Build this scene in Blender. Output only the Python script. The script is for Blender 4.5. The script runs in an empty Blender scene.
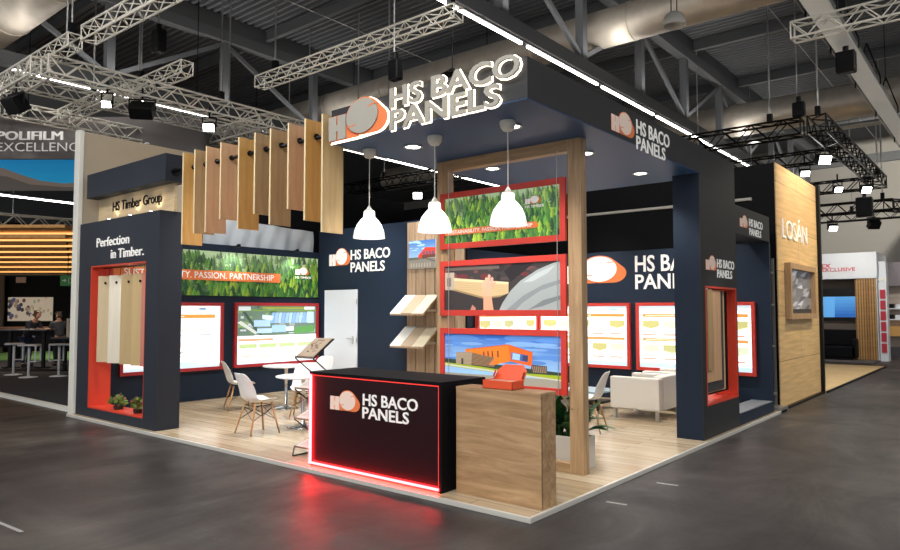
import bpy, bmesh, math, random
from mathutils import Vector, Matrix
random.seed(7)
SC = bpy.context.scene
COL = SC.collection
PI = math.pi

# ---------------------------------------------------------------- helpers
def S(r, g, b, a=1.0):
    def f(c):
        c /= 255.0
        return c / 12.92 if c <= 0.04045 else ((c + 0.055) / 1.055) ** 2.4
    return (f(r), f(g), f(b), a)

def link(o):
    COL.objects.link(o); return o

def thing(name, label, cat, loc=(0, 0, 0), group=None, kind=None):
    o = bpy.data.objects.new(name, None); link(o)
    o.empty_display_size = 0.1
    o.location = loc
    if label: o['label'] = label
    if cat: o['category'] = cat
    if group: o['group'] = group
    if kind: o['kind'] = kind
    return o

def tag(o, label=None, cat=None, group=None, kind=None):
    if label: o['label'] = label
    if cat: o['category'] = cat
    if group: o['group'] = group
    if kind: o['kind'] = kind
    return o

def org(o):
    v = Vector((0, 0, 0))
    while o is not None:
        v += o.location; o = o.parent
    return v

def dup(root, loc=None, rz=None, label=None, group=None):
    r = root.copy(); link(r)
    if loc is not None: r.location = loc
    if rz is not None: r.rotation_euler = (0, 0, rz)
    if label: r['label'] = label
    if group: r['group'] = group
    def rec(a, b):
        for ch in list(a.children):
            c = ch.copy(); link(c); c.parent = b
            rec(ch, c)
    rec(root, r)
    return r

class MB:
    def __init__(s): s.v = []; s.f = []; s.m = []; s.c = []
    def add(s, pts, faces, m=0):
        b = len(s.v); s.v += [tuple(p) for p in pts]
        for f in faces: s.f.append([b + i for i in f]); s.m.append(m); s.c.append(None)
        return s
    def poly(s, pts, m=0, c=None):
        b = len(s.v); s.v += [tuple(p) for p in pts]
        s.f.append(list(range(b, b + len(pts)))); s.m.append(m); s.c.append(c); return s
    def box(s, x0, x1, y0, y1, z0, z1, m=0):
        p = [(x0, y0, z0), (x1, y0, z0), (x1, y1, z0), (x0, y1, z0), (x0, y0, z1), (x1, y0, z1), (x1, y1, z1), (x0, y1, z1)]
        return s.add(p, [(0, 3, 2, 1), (4, 5, 6, 7), (0, 1, 5, 4), (1, 2, 6, 5), (2, 3, 7, 6), (3, 0, 4, 7)], m)
    def obox(s, c, ax, ay, az, m=0):
        c = Vector(c); ax = Vector(ax); ay = Vector(ay); az = Vector(az)
        p = [c - ax - ay - az, c + ax - ay - az, c + ax + ay - az, c - ax + ay - az, c - ax - ay + az, c + ax - ay + az, c + ax + ay + az, c - ax + ay + az]
        return s.add(p, [(0, 3, 2, 1), (4, 5, 6, 7), (0, 1, 5, 4), (1, 2, 6, 5), (2, 3, 7, 6), (3, 0, 4, 7)], m)
    def bar(s, p0, p1, w, h, m=0):            # rectangular bar
        p0 = Vector(p0); p1 = Vector(p1); d = (p1 - p0); L = d.length; d.normalize()
        up = Vector((0, 0, 1)) if abs(d.z) < 0.95 else Vector((0, 1, 0))
        sd = d.cross(up).normalized(); u = sd.cross(d)
        return s.obox((p0 + p1) / 2, d * L / 2, sd * w / 2, u * h / 2, m)
    def tube(s, p0, p1, r0, r1=None, n=8, m=0):
        r1 = r0 if r1 is None else r1
        p0 = Vector(p0); p1 = Vector(p1); d = (p1 - p0).normalized()
        up = Vector((0, 0, 1)) if abs(d.z) < 0.95 else Vector((1, 0, 0))
        a = d.cross(up).normalized(); b = a.cross(d)
        pts = []
        for p, r in ((p0, r0), (p1, r1)):
            for i in range(n):
                t = 2 * PI * i / n
                pts.append(p + a * r * math.cos(t) + b * r * math.sin(t))
        fs = [(i, (i + 1) % n, n + (i + 1) % n, n + i) for i in range(n)]
        fs += [tuple(range(n))[::-1], tuple(range(n, 2 * n))]
        return s.add(pts, fs, m)
    def path(s, P, r, n=6, m=0):
        for a, b in zip(P, P[1:]): s.tube(a, b, r, n=n, m=m)
        return s
    def lathe(s, prof, c=(0, 0, 0), n=24, m=0):
        c = Vector(c); pts = []; fs = []
        for r, z in prof:
            for i in range(n):
                t = 2 * PI * i / n
                pts.append((c.x + r * math.cos(t), c.y + r * math.sin(t), c.z + z))
        for k in range(len(prof) - 1):
            for i in range(n):
                fs.append((k * n + i, k * n + (i + 1) % n, (k + 1) * n + (i + 1) % n, (k + 1) * n + i))
        return s.add(pts, fs, m)
    def prism(s, poly, P, d0, d1, m=0):       # poly (a,b) extruded between offsets via P(a,b,off)
        n = len(poly)
        pts = [P(a, b, d0) for a, b in poly] + [P(a, b, d1) for a, b in poly]
        fs = [tuple(range(n))[::-1], tuple(range(n, 2 * n))] + [(i, (i + 1) % n, n + (i + 1) % n, n + i) for i in range(n)]
        return s.add(pts, fs, m)
    def build(s, name, mats, parent=None, smooth=False, bevel=0, loc=None):
        o0 = org(parent) if parent is not None else (Vector(loc) if loc else Vector((0, 0, 0)))
        me = bpy.data.meshes.new(name)
        me.from_pydata([tuple(Vector(p) - o0) for p in s.v], [], s.f)
        if not isinstance(mats, (list, tuple)): mats = [mats]
        for m in mats: me.materials.append(m)
        me.polygons.foreach_set('material_index', s.m)
        if smooth: me.polygons.foreach_set('use_smooth', [True] * len(s.f))
        if any(c is not None for c in s.c):
            at = me.color_attributes.new('Col', 'FLOAT_COLOR', 'CORNER')
            i = 0
            for f, c in zip(s.f, s.c):
                for k in f:
                    at.data[i].color = c or (0, 0, 0, 1); i += 1
        me.update()
        bm = bmesh.new(); bm.from_mesh(me)
        if not any(c is not None for c in s.c): bmesh.ops.recalc_face_normals(bm, faces=bm.faces)
        bm.to_mesh(me); bm.free()
        o = bpy.data.objects.new(name, me); link(o)
        if parent is not None: o.parent = parent
        elif loc: o.location = loc
        if bevel:
            b = o.modifiers.new('bevel', 'BEVEL'); b.width = bevel; b.segments = 2; b.limit_method = 'ANGLE'
        return o

def smooth_by_angle(o, deg=40):
    me = o.data
    me.polygons.foreach_set('use_smooth', [True] * len(me.polygons))
    bm = bmesh.new(); bm.from_mesh(me)
    for e in bm.edges:
        if len(e.link_faces) == 2 and e.calc_face_angle(0) > math.radians(deg): e.smooth = False
    bm.to_mesh(me); bm.free()
    return o

# plane mappings: P(a, b, off) -> world point, off is the distance out of the surface
def facing_front(y): return lambda a, b, off=0: (a, y - off, b)         # surface facing -Y, a = x
def facing_right(x): return lambda a, b, off=0: (x + off, a, b)         # surface facing +X, a = y
def sub(P, a0, b0, w, h): return lambda a, b, off=0: P(a0 + a * w, b0 + b * h, off)

# ---------------------------------------------------------------- materials
def newmat(name):
    m = bpy.data.materials.new(name); m.use_nodes = True
    nt = m.node_tree; return m, nt, nt.nodes['Principled BSDF']

def flat(name, col, rough=0.5, metal=0.0, emit=None, es=0.0, spec=0.5, vary=0.06, vs=6.0, coat=0.0, bump=0.0):
    m, nt, b = newmat(name)
    b.inputs['Roughness'].default_value = rough; b.inputs['Metallic'].default_value = metal
    b.inputs['Specular IOR Level'].default_value = spec
    if coat: b.inputs['Coat Weight'].default_value = coat
    tc = nt.nodes.new('ShaderNodeTexCoord'); nz = nt.nodes.new('ShaderNodeTexNoise')
    nz.inputs['Scale'].default_value = vs; nz.inputs['Detail'].default_value = 3
    nt.links.new(tc.outputs['Object'], nz.inputs['Vector'])
    mx = nt.nodes.new('ShaderNodeMixRGB'); mx.blend_type = 'MIX'
    mx.inputs[1].default_value = tuple(c * (1 - vary) for c in col[:3]) + (1,)
    mx.inputs[2].default_value = tuple(min(1, c * (1 + vary)) for c in col[:3]) + (1,)
    nt.links.new(nz.outputs['Fac'], mx.inputs[0]); nt.links.new(mx.outputs[0], b.inputs['Base Color'])
    if bump:
        bp = nt.nodes.new('ShaderNodeBump'); bp.inputs['Strength'].default_value = bump; bp.inputs['Distance'].default_value = 0.02
        nt.links.new(nz.outputs['Fac'], bp.inputs['Height']); nt.links.new(bp.outputs[0], b.inputs['Normal'])
    if emit:
        b.inputs['Emission Color'].default_value = emit; b.inputs['Emission Strength'].default_value = es
    return m

def wood(name, c1, c2, scale=(1.2, 14, 14), rough=0.5, c3=None, coat=0.0):
    """grain stretched along the axis with the small scale"""
    m, nt, b = newmat(name)
    b.inputs['Roughness'].default_value = rough
    if coat: b.inputs['Coat Weight'].default_value = coat
    tc = nt.nodes.new('ShaderNodeTexCoord'); mp = nt.nodes.new('ShaderNodeMapping')
    mp.inputs['Scale'].default_value = scale
    nt.links.new(tc.outputs['Object'], mp.inputs['Vector'])
    n1 = nt.nodes.new('ShaderNodeTexNoise'); n1.inputs['Scale'].default_value = 1.6; n1.inputs['Detail'].default_value = 6; n1.inputs['Roughness'].default_value = 0.65
    n1.inputs['Distortion'].default_value = 0.6
    nt.links.new(mp.outputs[0], n1.inputs['Vector'])
    r = nt.nodes.new('ShaderNodeValToRGB')
    r.color_ramp.elements[0].position = 0.3; r.color_ramp.elements[0].color = c1
    r.color_ramp.elements[1].position = 0.68; r.color_ramp.elements[1].color = c2
    if c3:
        e = r.color_ramp.elements.new(0.5); e.color = c3
    nt.links.new(n1.outputs['Fac'], r.inputs[0]); nt.links.new(r.outputs[0], b.inputs['Base Color'])
    bp = nt.nodes.new('ShaderNodeBump'); bp.inputs['Strength'].default_value = 0.08; bp.inputs['Distance'].default_value = 0.01
    nt.links.new(n1.outputs['Fac'], bp.inputs['Height']); nt.links.new(bp.outputs[0], b.inputs['Normal'])
    return m

def printed(name, es=0.6, rough=0.4):
    m, nt, b = newmat(name)
    b.inputs['Roughness'].default_value = rough
    at = nt.nodes.new('ShaderNodeVertexColor'); at.layer_name = 'Col'
    nt.links.new(at.outputs['Color'], b.inputs['Base Color'])
    nt.links.new(at.outputs['Color'], b.inputs['Emission Color'])
    b.inputs['Emission Strength'].default_value = es
    return m

def emis(name, col, st):
    m, nt, b = newmat(name)
    b.inputs['Base Color'].default_value = col
    b.inputs['Emission Color'].default_value = col; b.inputs['Emission Strength'].default_value = st
    return m

def planks(name, c1, c2, mortar, w, h, rough=0.35, rot=0.0, plane='xy', msize=0.004):
    m, nt, b = newmat(name)
    b.inputs['Roughness'].default_value = rough
    tc = nt.nodes.new('ShaderNodeTexCoord'); mp = nt.nodes.new('ShaderNodeMapping')
    sx = nt.nodes.new('ShaderNodeSeparateXYZ'); cx = nt.nodes.new('ShaderNodeCombineXYZ')
    nt.links.new(tc.outputs['Object'], sx.inputs[0])
    nt.links.new(sx.outputs['XYZ'.index(plane[0].upper())], cx.inputs[0]); nt.links.new(sx.outputs['XYZ'.index(plane[1].upper())], cx.inputs[1])
    nt.links.new(cx.outputs[0], mp.inputs['Vector'])
    br = nt.nodes.new('ShaderNodeTexBrick')
    br.inputs['Color1'].default_value = c1; br.inputs['Color2'].default_value = c2; br.inputs['Mortar'].default_value = mortar
    br.inputs['Scale'].default_value = 1.0; br.inputs['Brick Width'].default_value = w; br.inputs['Row Height'].default_value = h
    br.inputs['Mortar Size'].default_value = msize; br.inputs['Bias'].default_value = 0.0
    nt.links.new(mp.outputs[0], br.inputs['Vector'])
    m2 = nt.nodes.new('ShaderNodeMapping'); m2.inputs['Scale'].default_value = (0.8, 12, 12)
    nt.links.new(mp.outputs[0], m2.inputs['Vector'])
    nz = nt.nodes.new('ShaderNodeTexNoise'); nz.inputs['Scale'].default_value = 1.5; nz.inputs['Detail'].default_value = 5
    nt.links.new(m2.outputs[0], nz.inputs['Vector'])
    mr = nt.nodes.new('ShaderNodeMapRange'); mr.inputs['From Min'].default_value = 0.3; mr.inputs['From Max'].default_value = 0.7
    mr.inputs['To Min'].default_value = 0.78; mr.inputs['To Max'].default_value = 1.1
    nt.links.new(nz.outputs['Fac'], mr.inputs['Value'])
    mu = nt.nodes.new('ShaderNodeMixRGB'); mu.blend_type = 'MULTIPLY'; mu.inputs[0].default_value = 1.0
    nt.links.new(br.outputs['Color'], mu.inputs[1]); nt.links.new(mr.outputs[0], mu.inputs[2])
    nt.links.new(mu.outputs[0], b.inputs['Base Color'])
    return m

M = {}
M['navy'] = flat('navy_paint', S(27, 40, 58), 0.55, spec=0.25, vary=0.03)
M['navy_soffit'] = flat('navy_soffit', S(42, 78, 124), 0.45, spec=0.3, vary=0.03)
M['tower'] = flat('tower_charcoal', S(42, 47, 56), 0.55, spec=0.25, vary=0.03)
M['fascia'] = flat('charcoal_fascia', S(44, 45, 48), 0.5, spec=0.25, vary=0.03)
M['black'] = flat('black_board', S(8, 9, 14), 0.6, spec=0.15, vary=0.05)
M['gloss_black'] = flat('gloss_black', S(12, 12, 16), 0.16, vary=0.02, coat=0.3)
M['metal_black'] = flat('black_metal', S(22, 22, 24), 0.4, 0.6)
M['red'] = flat('signal_red', S(208, 62, 40), 0.45)
M['redframe'] = flat('red_frame', S(205, 58, 46), 0.45)
M['darkred'] = flat('deep_red_frame', S(178, 44, 48), 0.5)
M['white'] = flat('white_plastic', S(228, 230, 232), 0.35, vary=0.02)
M['white_paint'] = flat('white_paint', S(218, 222, 226), 0.5, vary=0.02)
M['door_white'] = flat('door_white', S(222, 230, 240), 0.45, vary=0.02)
M['logo_white'] = flat('logo_white', S(236, 234, 230), 0.5, vary=0.02, emit=S(236, 234, 230), es=0.18)
M['logo_pale'] = flat('logo_pale', S(228, 206, 192), 0.5, vary=0.02, emit=S(228, 206, 192), es=0.12)
M['orange'] = flat('logo_orange', S(222, 118, 62), 0.5, vary=0.03, emit=S(222, 118, 62), es=0.12)
M['sign_grey'] = flat('sign_letter_face', S(158, 154, 144), 0.5, vary=0.03, emit=S(158, 154, 144), es=0.08)
M['halo'] = emis('halo_led', (1.0, 0.86, 0.66, 1), 3.6)
M['chrome'] = flat('chrome', S(205, 207, 210), 0.18, 1.0, vary=0.02)
M['steel'] = flat('brushed_steel', S(190, 190, 188), 0.35, 0.9, vary=0.04)
M['alu'] = flat('truss_aluminium', S(228, 224, 212), 0.4, 0.1, vary=0.04)
M['edge'] = flat('platform_edge_metal', S(214, 212, 204), 0.3, 0.25, vary=0.04)
M['duct'] = flat('duct_foil', S(202, 192, 178), 0.46, 0.5, vary=0.22, vs=4.0, bump=0.5)
M['roofsteel'] = flat('roof_steel', S(94, 96, 98), 0.6, vary=0.05)
M['deck'] = flat('roof_deck', S(104, 106, 110), 0.6, vary=0.08)
M['hallwall'] = flat('hall_wall', S(168, 164, 156), 0.8, vary=0.04, vs=0.6)
M['hallwall2'] = flat('hall_wall_grey', S(112, 114, 116), 0.8, vary=0.05, vs=0.6)
M['led'] = emis('led_tube', (1.0, 0.97, 0.92, 1), 9.0)
M['glow_white'] = flat('tray_white', S(205, 202, 194), 0.35, 0.5, emit=(1, .97, .9, 1), es=0.12)  # faint glow put into the colour; no lamp inside
M['red_led'] = emis('red_led', (1.0, 0.014, 0.016, 1), 62.0)
M['red_led_dim'] = emis('red_led_dim', (1.0, 0.05, 0.04, 1), 0.3)
M['down'] = emis('downlight_lens', (1.0, 0.97, 0.92, 1), 14.0)
M['shade'] = flat('opal_shade', S(250, 248, 244), 0.3, vary=0.0, emit=(1.0, 0.97, 0.93, 1), es=0.7)
M['cap_white'] = flat('cap_white', S(200, 198, 190), 0.4, vary=0.02)
M['oak'] = wood('oak_frame', S(150, 118, 84), S(196, 164, 124), (14, 14, 0.9), 0.5)
M['oak_h'] = wood('oak_frame_horizontal', S(150, 118, 84), S(196, 164, 124), (0.9, 14, 14), 0.5)
M['counter_wood'] = wood('counter_oak', S(142, 110, 76), S(196, 162, 122), (0.9, 9, 9), 0.5, S(172, 138, 100))
M['slatwood'] = wood('slat_oak', S(134, 112, 90), S(176, 152, 126), (14, 14, 0.9), 0.5)
M['ply1'] = wood('ply_birch', S(196, 164, 112), S(222, 192, 142), (10, 8, 0.8), 0.5)
M['ply2'] = wood('ply_pine', S(188, 140, 72), S(212, 166, 98), (10, 8, 0.8), 0.5)
M['ply3'] = wood('ply_pink', S(190, 146, 108), S(208, 168, 130), (10, 8, 0.8), 0.5)
M['ply4'] = wood('ply_oak', S(152, 122, 84), S(184, 152, 110), (10, 8, 0.8), 0.5)
M['plyedge'] = flat('ply_edge', S(226, 206, 164), 0.55)
M['signwood'] = wood('sign_board_wood', S(186, 160, 122), S(216, 192, 152), (1.0, 10, 10), 0.5)
M['beige'] = flat('beige_panel', S(176, 162, 140), 0.6, vary=0.03)
M['postwhite'] = flat('cream_edge', S(232, 230, 220), 0.5, vary=0.02)
M['fabric'] = flat('grey_fabric', S(200, 208, 214), 0.8, vary=0.06)
M['sofa'] = flat('white_leather', S(222, 218, 210), 0.5, vary=0.03)
M['legwood'] = wood('beech_leg', S(170, 122, 76), S(204, 158, 108), (12, 12, 1.0), 0.5)
M['screen_dark'] = flat('tv_bezel', S(16, 16, 18), 0.3)
M['leaf'] = flat('leaf_green', S(34, 84, 36), 0.4, vary=0.3, vs=20)
M['leaf2'] = flat('leaf_light', S(96, 124, 48), 0.5, vary=0.3, vs=20)
M['petal'] = flat('petal_white', S(240, 240, 232), 0.5, vary=0.02)
M['pinkflower'] = flat('petal_pink', S(160, 66, 74), 0.5)
M['pot'] = flat('planter_stone', S(206, 200, 190), 0.6, vary=0.04)
M['soil'] = flat('soil', S(50, 36, 26), 0.9, vary=0.3, vs=60)
M['boxorange'] = flat('gift_box_orange', S(226, 84, 44), 0.45, vary=0.03)
M['boxpale'] = flat('gift_box_tray', S(214, 168, 150), 0.6, vary=0.03)
M['print'] = printed('glowing_picture', 0.42)  # glow mixed into the print so pictures stay visible without backlight
M['print_dim'] = printed('printed_card', 0.05)
M['lightbox'] = printed('backlit_poster', 0.85)
M['bright_print'] = printed('glowing_banner_print', 0.3)  # print glows faintly by itself; the banner has no backlight
# ---------------------------------------------------------------- lettering and the company mark
def text_data(s, bold=0.02):
    cu = bpy.data.curves.new('txt', 'FONT'); cu.body = s; cu.offset = bold; cu.extrude = 0.5; cu.resolution_u = 3
    o = bpy.data.objects.new('txt', cu); link(o)
    dg = bpy.context.evaluated_depsgraph_get(); dg.update()
    me = bpy.data.meshes.new_from_object(o.evaluated_get(dg))
    V = [tuple(v.co) for v in me.vertices]; F = [tuple(p.vertices) for p in me.polygons]
    bpy.data.objects.remove(o); bpy.data.curves.remove(cu); bpy.data.meshes.remove(me)
    return V, F

def islands(V, F):
    par = list(range(len(V)))
    def fd(i):
        while par[i] != i: par[i] = par[par[i]]; i = par[i]
        return i
    # merge coincident positions first
    key = {}
    for i, v in enumerate(V):
        k = (round(v[0], 4), round(v[1], 4), round(v[2], 4))
        if k in key: par[fd(i)] = fd(key[k])
        else: key[k] = i
    for f in F:
        for i in f[1:]: par[fd(i)] = fd(f[0])
    g = {}
    for f in F: g.setdefault(fd(f[0]), []).append(f)
    return sorted(g.values(), key=lambda fs: min(V[i][0] for f in fs for i in f))

def lettering(s, P, a0, a1, b0, b1, d0, d1, mat, parent, name='lettering', bold=0.02, split=False):
    if 'M' in s: bold = min(bold, 0.0)
    V, F = text_data(s, bold)
    xs = [v[0] for v in V]; ys = [v[1] for v in V]
    x0, x1, y0, y1 = min(xs), max(xs), min(ys), max(ys)
    def mp(v):
        return P(a0 + (v[0] - x0) / (x1 - x0) * (a1 - a0), b0 + (v[1] - y0) / (y1 - y0) * (b1 - b0), d0 if v[2] < 0 else d1)
    out = []
    isl = islands(V, F); words = []
    for fs in isl:
        lo = min(V[i][0] for f in fs for i in f); hi = max(V[i][0] for f in fs for i in f)
        if words and lo - words[-1][1] < .17: words[-1][0].extend(fs); words[-1][1] = max(words[-1][1], hi)
        else: words.append([list(fs), hi])
    for fs in (isl if split else [w_[0] for w_ in words]):
        ids = sorted({i for f in fs for i in f}); ix = {i: k for k, i in enumerate(ids)}
        mb = MB().add([mp(V[i]) for i in ids], [[ix[i] for i in f] for f in fs])
        out.append(mb.build(name, mat, parent))
    return out

def circ(cx, cy, r, n=40, a0=0, a1=2 * PI):
    return [(cx + r * math.cos(a0 + (a1 - a0) * i / n), cy + r * math.sin(a0 + (a1 - a0) * i / n)) for i in range(n + (0 if abs(a1 - a0 - 2 * PI) < 1e-6 else 1))]

def hull(pts):
    pts = sorted(set((round(a, 5), round(b, 5)) for a, b in pts))
    def half(ps):
        h = []
        for p in ps:
            while len(h) > 1 and (h[-1][0] - h[-2][0]) * (p[1] - h[-2][1]) - (h[-1][1] - h[-2][1]) * (p[0] - h[-2][0]) <= 0: h.pop()
            h.append(p)
        return h
    l = half(pts); u = half(pts[::-1])
    return l[:-1] + u[:-1]

def logo(P, a0, b0, w, h, d0, d1, parent, white=None, rim=0.0, halo=False):
    """white H block, white S disc and orange trailing lobe; drawn in units of disc diameter, width 1.72"""
    white = white or M['logo_white']
    Q = sub(P, a0, b0, w / 1.72, h)
    t = d1 - d0
    root = bpy.data.objects.new('logo', None); link(root); root.parent = parent
    og = MB()
    og.prism(hull(circ(1.02, .5, .5) + circ(1.38, .34, .34)), Q, d0, d0 + t * .5)
    og.prism([(0 - rim, 0 - rim), (0.9, 0 - rim), (0.9, .66 + rim), (0 - rim, .66 + rim)], Q, d0, d0 + t * .5)
    if halo:
        hb = MB(); hb.prism(hull([(-.02, -.06), (.9, -.06)] + circ(1.02, .5, .515) + circ(1.38, .34, .36)), Q, d0 * .25, d0 * .5)
        hb.build('logo_halo', M['halo'], root)
    og.build('orange_lobe', M['orange'], root)
    wb = MB()
    # H: two uprights joined at mid height
    wb.prism([(0.01, 0), (.25, 0), (.25, .66), (.01, .66)], Q, d0, d1)
    wb.prism([(.30, 0), (.54, 0), (.54, .66), (.30, .66)], Q, d0, d1)
    wb.prism([(.25, .24), (.30, .24), (.30, .42), (.25, .42)], Q, d0, d1)
    wb.build('letter_block', white, root)
    wd = MB(); c = circ(1.02, .5, .46)
    wd.prism(c, Q, d0, d1)
    wd.build('letter_disc', white, root)
    sl = MB()
    sl.prism([(1.2, .70), (1.46, .74), (1.46, .77), (1.2, .73)], Q, d1, d1 + t * .12)
    sl.prism([(.58, .25), (.84, .28), (.84, .31), (.58, .28)], Q, d1, d1 + t * .12)
    sl.build('disc_slit', M['orange'], root)
    return root

# ---------------------------------------------------------------- printed pictures: coloured shapes on a flat board
class Pic:
    def __init__(s, P, d=0.002, step=0.000012):
        s.P = P; s.d = d; s.step = step; s.k = 0; s.mb = MB()
    def poly(s, pts, c):
        pts = clip(pts)
        if len(pts) < 3: return s
        off = s.d + s.k * s.step; s.k += 1
        s.mb.poly([s.P(a, b, off) for a, b in pts], 0, c); return s
    def rect(s, a0, b0, a1, b1, c): return s.poly([(a0, b0), (a1, b0), (a1, b1), (a0, b1)], c)
    def disc(s, a, b, ra, rb, c, n=16): return s.poly([(a + ra * math.cos(2 * PI * i / n), b + rb * math.sin(2 * PI * i / n)) for i in range(n)], c)
    def grad(s, c0, c1, n=12, b0=0, b1=1):
        for i in range(n):
            t = i / (n - 1); c = tuple(c0[j] * (1 - t) + c1[j] * t for j in range(4))
            s.rect(0, b0 + (b1 - b0) * i / n, 1, b0 + (b1 - b0) * (i + 1) / n, c)
        return s
    def build(s, name, mat, parent): return s.mb.build(name, mat, parent)

def clip(pts):
    for ax, lim, sg in ((0, 0, 1), (0, 1, -1), (1, 0, 1), (1, 1, -1)):
        out = []
        for i in range(len(pts)):
            p, q = pts[i - 1], pts[i]
            ip = (p[ax] - lim) * sg >= 0; iq = (q[ax] - lim) * sg >= 0
            if ip != iq:
                t = (lim - p[ax]) / (q[ax] - p[ax])
                out.append((p[0] + t * (q[0] - p[0]), p[1] + t * (q[1] - p[1])))
            if iq: out.append(q)
        pts = out
        if not pts: break
    return pts

def forest(P, aspect, seed, n=260, bright=1.0):
    r = random.Random(seed); p = Pic(P)
    p.grad(S(30, 70, 34), S(168, 192, 150), 12)
    for i in range(n):                       # one tree = three tiers in one layer, far rows first
        t = 1 - i / n
        b = -.14 + t * 1.0 + r.uniform(-.05, .05)
        a = r.uniform(-.02, 1.02)
        h = r.uniform(.15, .30) * (1.15 - .35 * t); w = h * r.uniform(.30, .44) / aspect * 1.1
        g = r.random(); k = r.uniform(.65, 1.2) * bright
        base = S(150, 182, 62) if g < .16 else (S(96, 152, 58) if g < .45 else (S(60, 116, 50) if g < .8 else S(34, 78, 48)))
        haze = .45 * max(0, t - .45) * (1.0 if math.sin(a * 9 + seed) > -.2 else .3)
        c = tuple(min(1, x * k * (1 - haze) + hz * haze) for x, hz in zip(base[:3], S(190, 210, 176)[:3])) + (1,)
        cd = tuple(x * .66 for x in c[:3]) + (1,)
        off = p.d + p.k * 0.000008; p.k += 1
        for q in range(3):
            y0 = b + h * .28 * q; y1 = b + h * (.5 + .25 * q); ww = w * (1 - .27 * q)
            for pts, cc in (([(a - ww, y0), (a, y0 + h * .04), (a, y1)], c), ([(a, y0 + h * .04), (a + ww, y0), (a, y1)], cd)):
                pts = clip(pts)
                if len(pts) > 2: p.mb.poly([P(x, y, off + q * 0.000002) for x, y in pts], 0, cc)
    return p

def clouds(p, r, n, b0, b1, c, asp):
    for i in range(n):
        a = r.uniform(0, 1); b = r.uniform(b0, b1); w = r.uniform(.05, .16); h = w * r.uniform(.12, .3) * asp
        k = r.uniform(.8, 1.1)
        p.disc(a, b, w, h, tuple(min(1, x * k) for x in c[:3]) + (1,), 12)

def building(P, seed=3):
    r = random.Random(seed); p = Pic(P)
    p.grad(S(150, 190, 226), S(46, 96, 178), 14, .1, 1)
    clouds(p, r, 40, .45, .98, S(84, 130, 196), 1.6); clouds(p, r, 18, .5, .85, S(122, 162, 212), 1.2)
    X = lambda pts: [((x - 40) / 800, (450 - y) / 400) for x, y in pts]
    p.poly(X([(40, 265), (130, 270), (850, 330), (850, 360), (40, 330)]), S(48, 62, 52))
    p.poly(X([(40, 300), (300, 318), (560, 350), (850, 352), (850, 395), (40, 330)]), S(150, 168, 38))
    p.rect(0, 0, 1, .16, S(150, 146, 132))
    p.poly(X([(40, 310), (850, 385), (850, 395), (40, 324)]), S(196, 194, 178))
    p.poly(X([(650, 280), (750, 285), (752, 345), (650, 340)]), S(74, 54, 48))
    for i in range(8): p.poly(X([(655 + i * 12, 290), (661 + i * 12, 290), (670 + i * 11, 340), (664 + i * 11, 340)]), S(150, 128, 104))
    p.poly(X([(195, 178), (500, 124), (512, 262), (400, 300), (195, 300)]), S(236, 116, 34))
    p.poly(X([(500, 124), (660, 180), (655, 292), (512, 262)]), S(222, 92, 26))
    p.poly(X([(195, 178), (500, 124), (660, 180), (656, 186), (500, 132), (196, 186)]), S(196, 82, 30))
    p.poly(X([(520, 186), (632, 208), (628, 262), (518, 245)]), S(60, 96, 160))
    p.poly(X([(530, 192), (580, 202), (575, 250), (526, 243)]), S(150, 186, 220))
    p.poly(X([(596, 206), (632, 212), (628, 258), (594, 250)]), S(52, 62, 92))
    for x in (424, 385, 355, 325): p.poly(X([(x, 180 + (424 - x) * .12), (x + 9, 179 + (424 - x) * .12), (x + 11, 235), (x + 2, 235)]), S(60, 40, 40))
    p.poly(X([(125, 208), (245, 200), (240, 310), (125, 305)]), S(160, 142, 118))
    p.poly(X([(245, 205), (405, 238), (350, 318), (240, 310)]), S(70, 52, 42))
    for i in range(9):
        y = 210 + i * 11; p.poly(X([(245, y), (404, y + 26 - i * 1.5), (404, y + 31 - i * 1.5), (245, y + 6)]), S(150, 118, 88))
        p.poly(X([(125, y), (245, y - 4), (245, y - 1), (125, y + 3)]), S(126, 108, 90))
    p.poly(X([(165, 258), (180, 258), (180, 308), (165, 307)]), S(60, 52, 48))
    return p

def small_building(P):
    r = random.Random(11); p = Pic(P)
    p.grad(S(128, 164, 204), S(60, 104, 168), 8, .4, 1); clouds(p, r, 10, .65, .95, S(150, 184, 220), 1.0)
    p.rect(0, 0, 1, .36, S(122, 118, 110)); p.poly([(0, .3), (.6, .34), (1, .2), (1, .26), (.6, .4), (0, .4)], S(88, 92, 84))
    p.poly([(.36, .46), (.62, .74), (1, .72), (1, .42), (.36, .36)], S(196, 62, 48))
    p.poly([(.5, .36), (1, .38), (1, .5), (.5, .48)], S(96, 60, 50))
    for i in range(4): p.rect(.54 + i * .11, .5, .61 + i * .11, .6, S(70, 80, 110))
    for i in range(8): p.rect(.08 + i * .1, .06, .12 + i * .1, .2, S(160, 152, 140))
    return p

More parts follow.
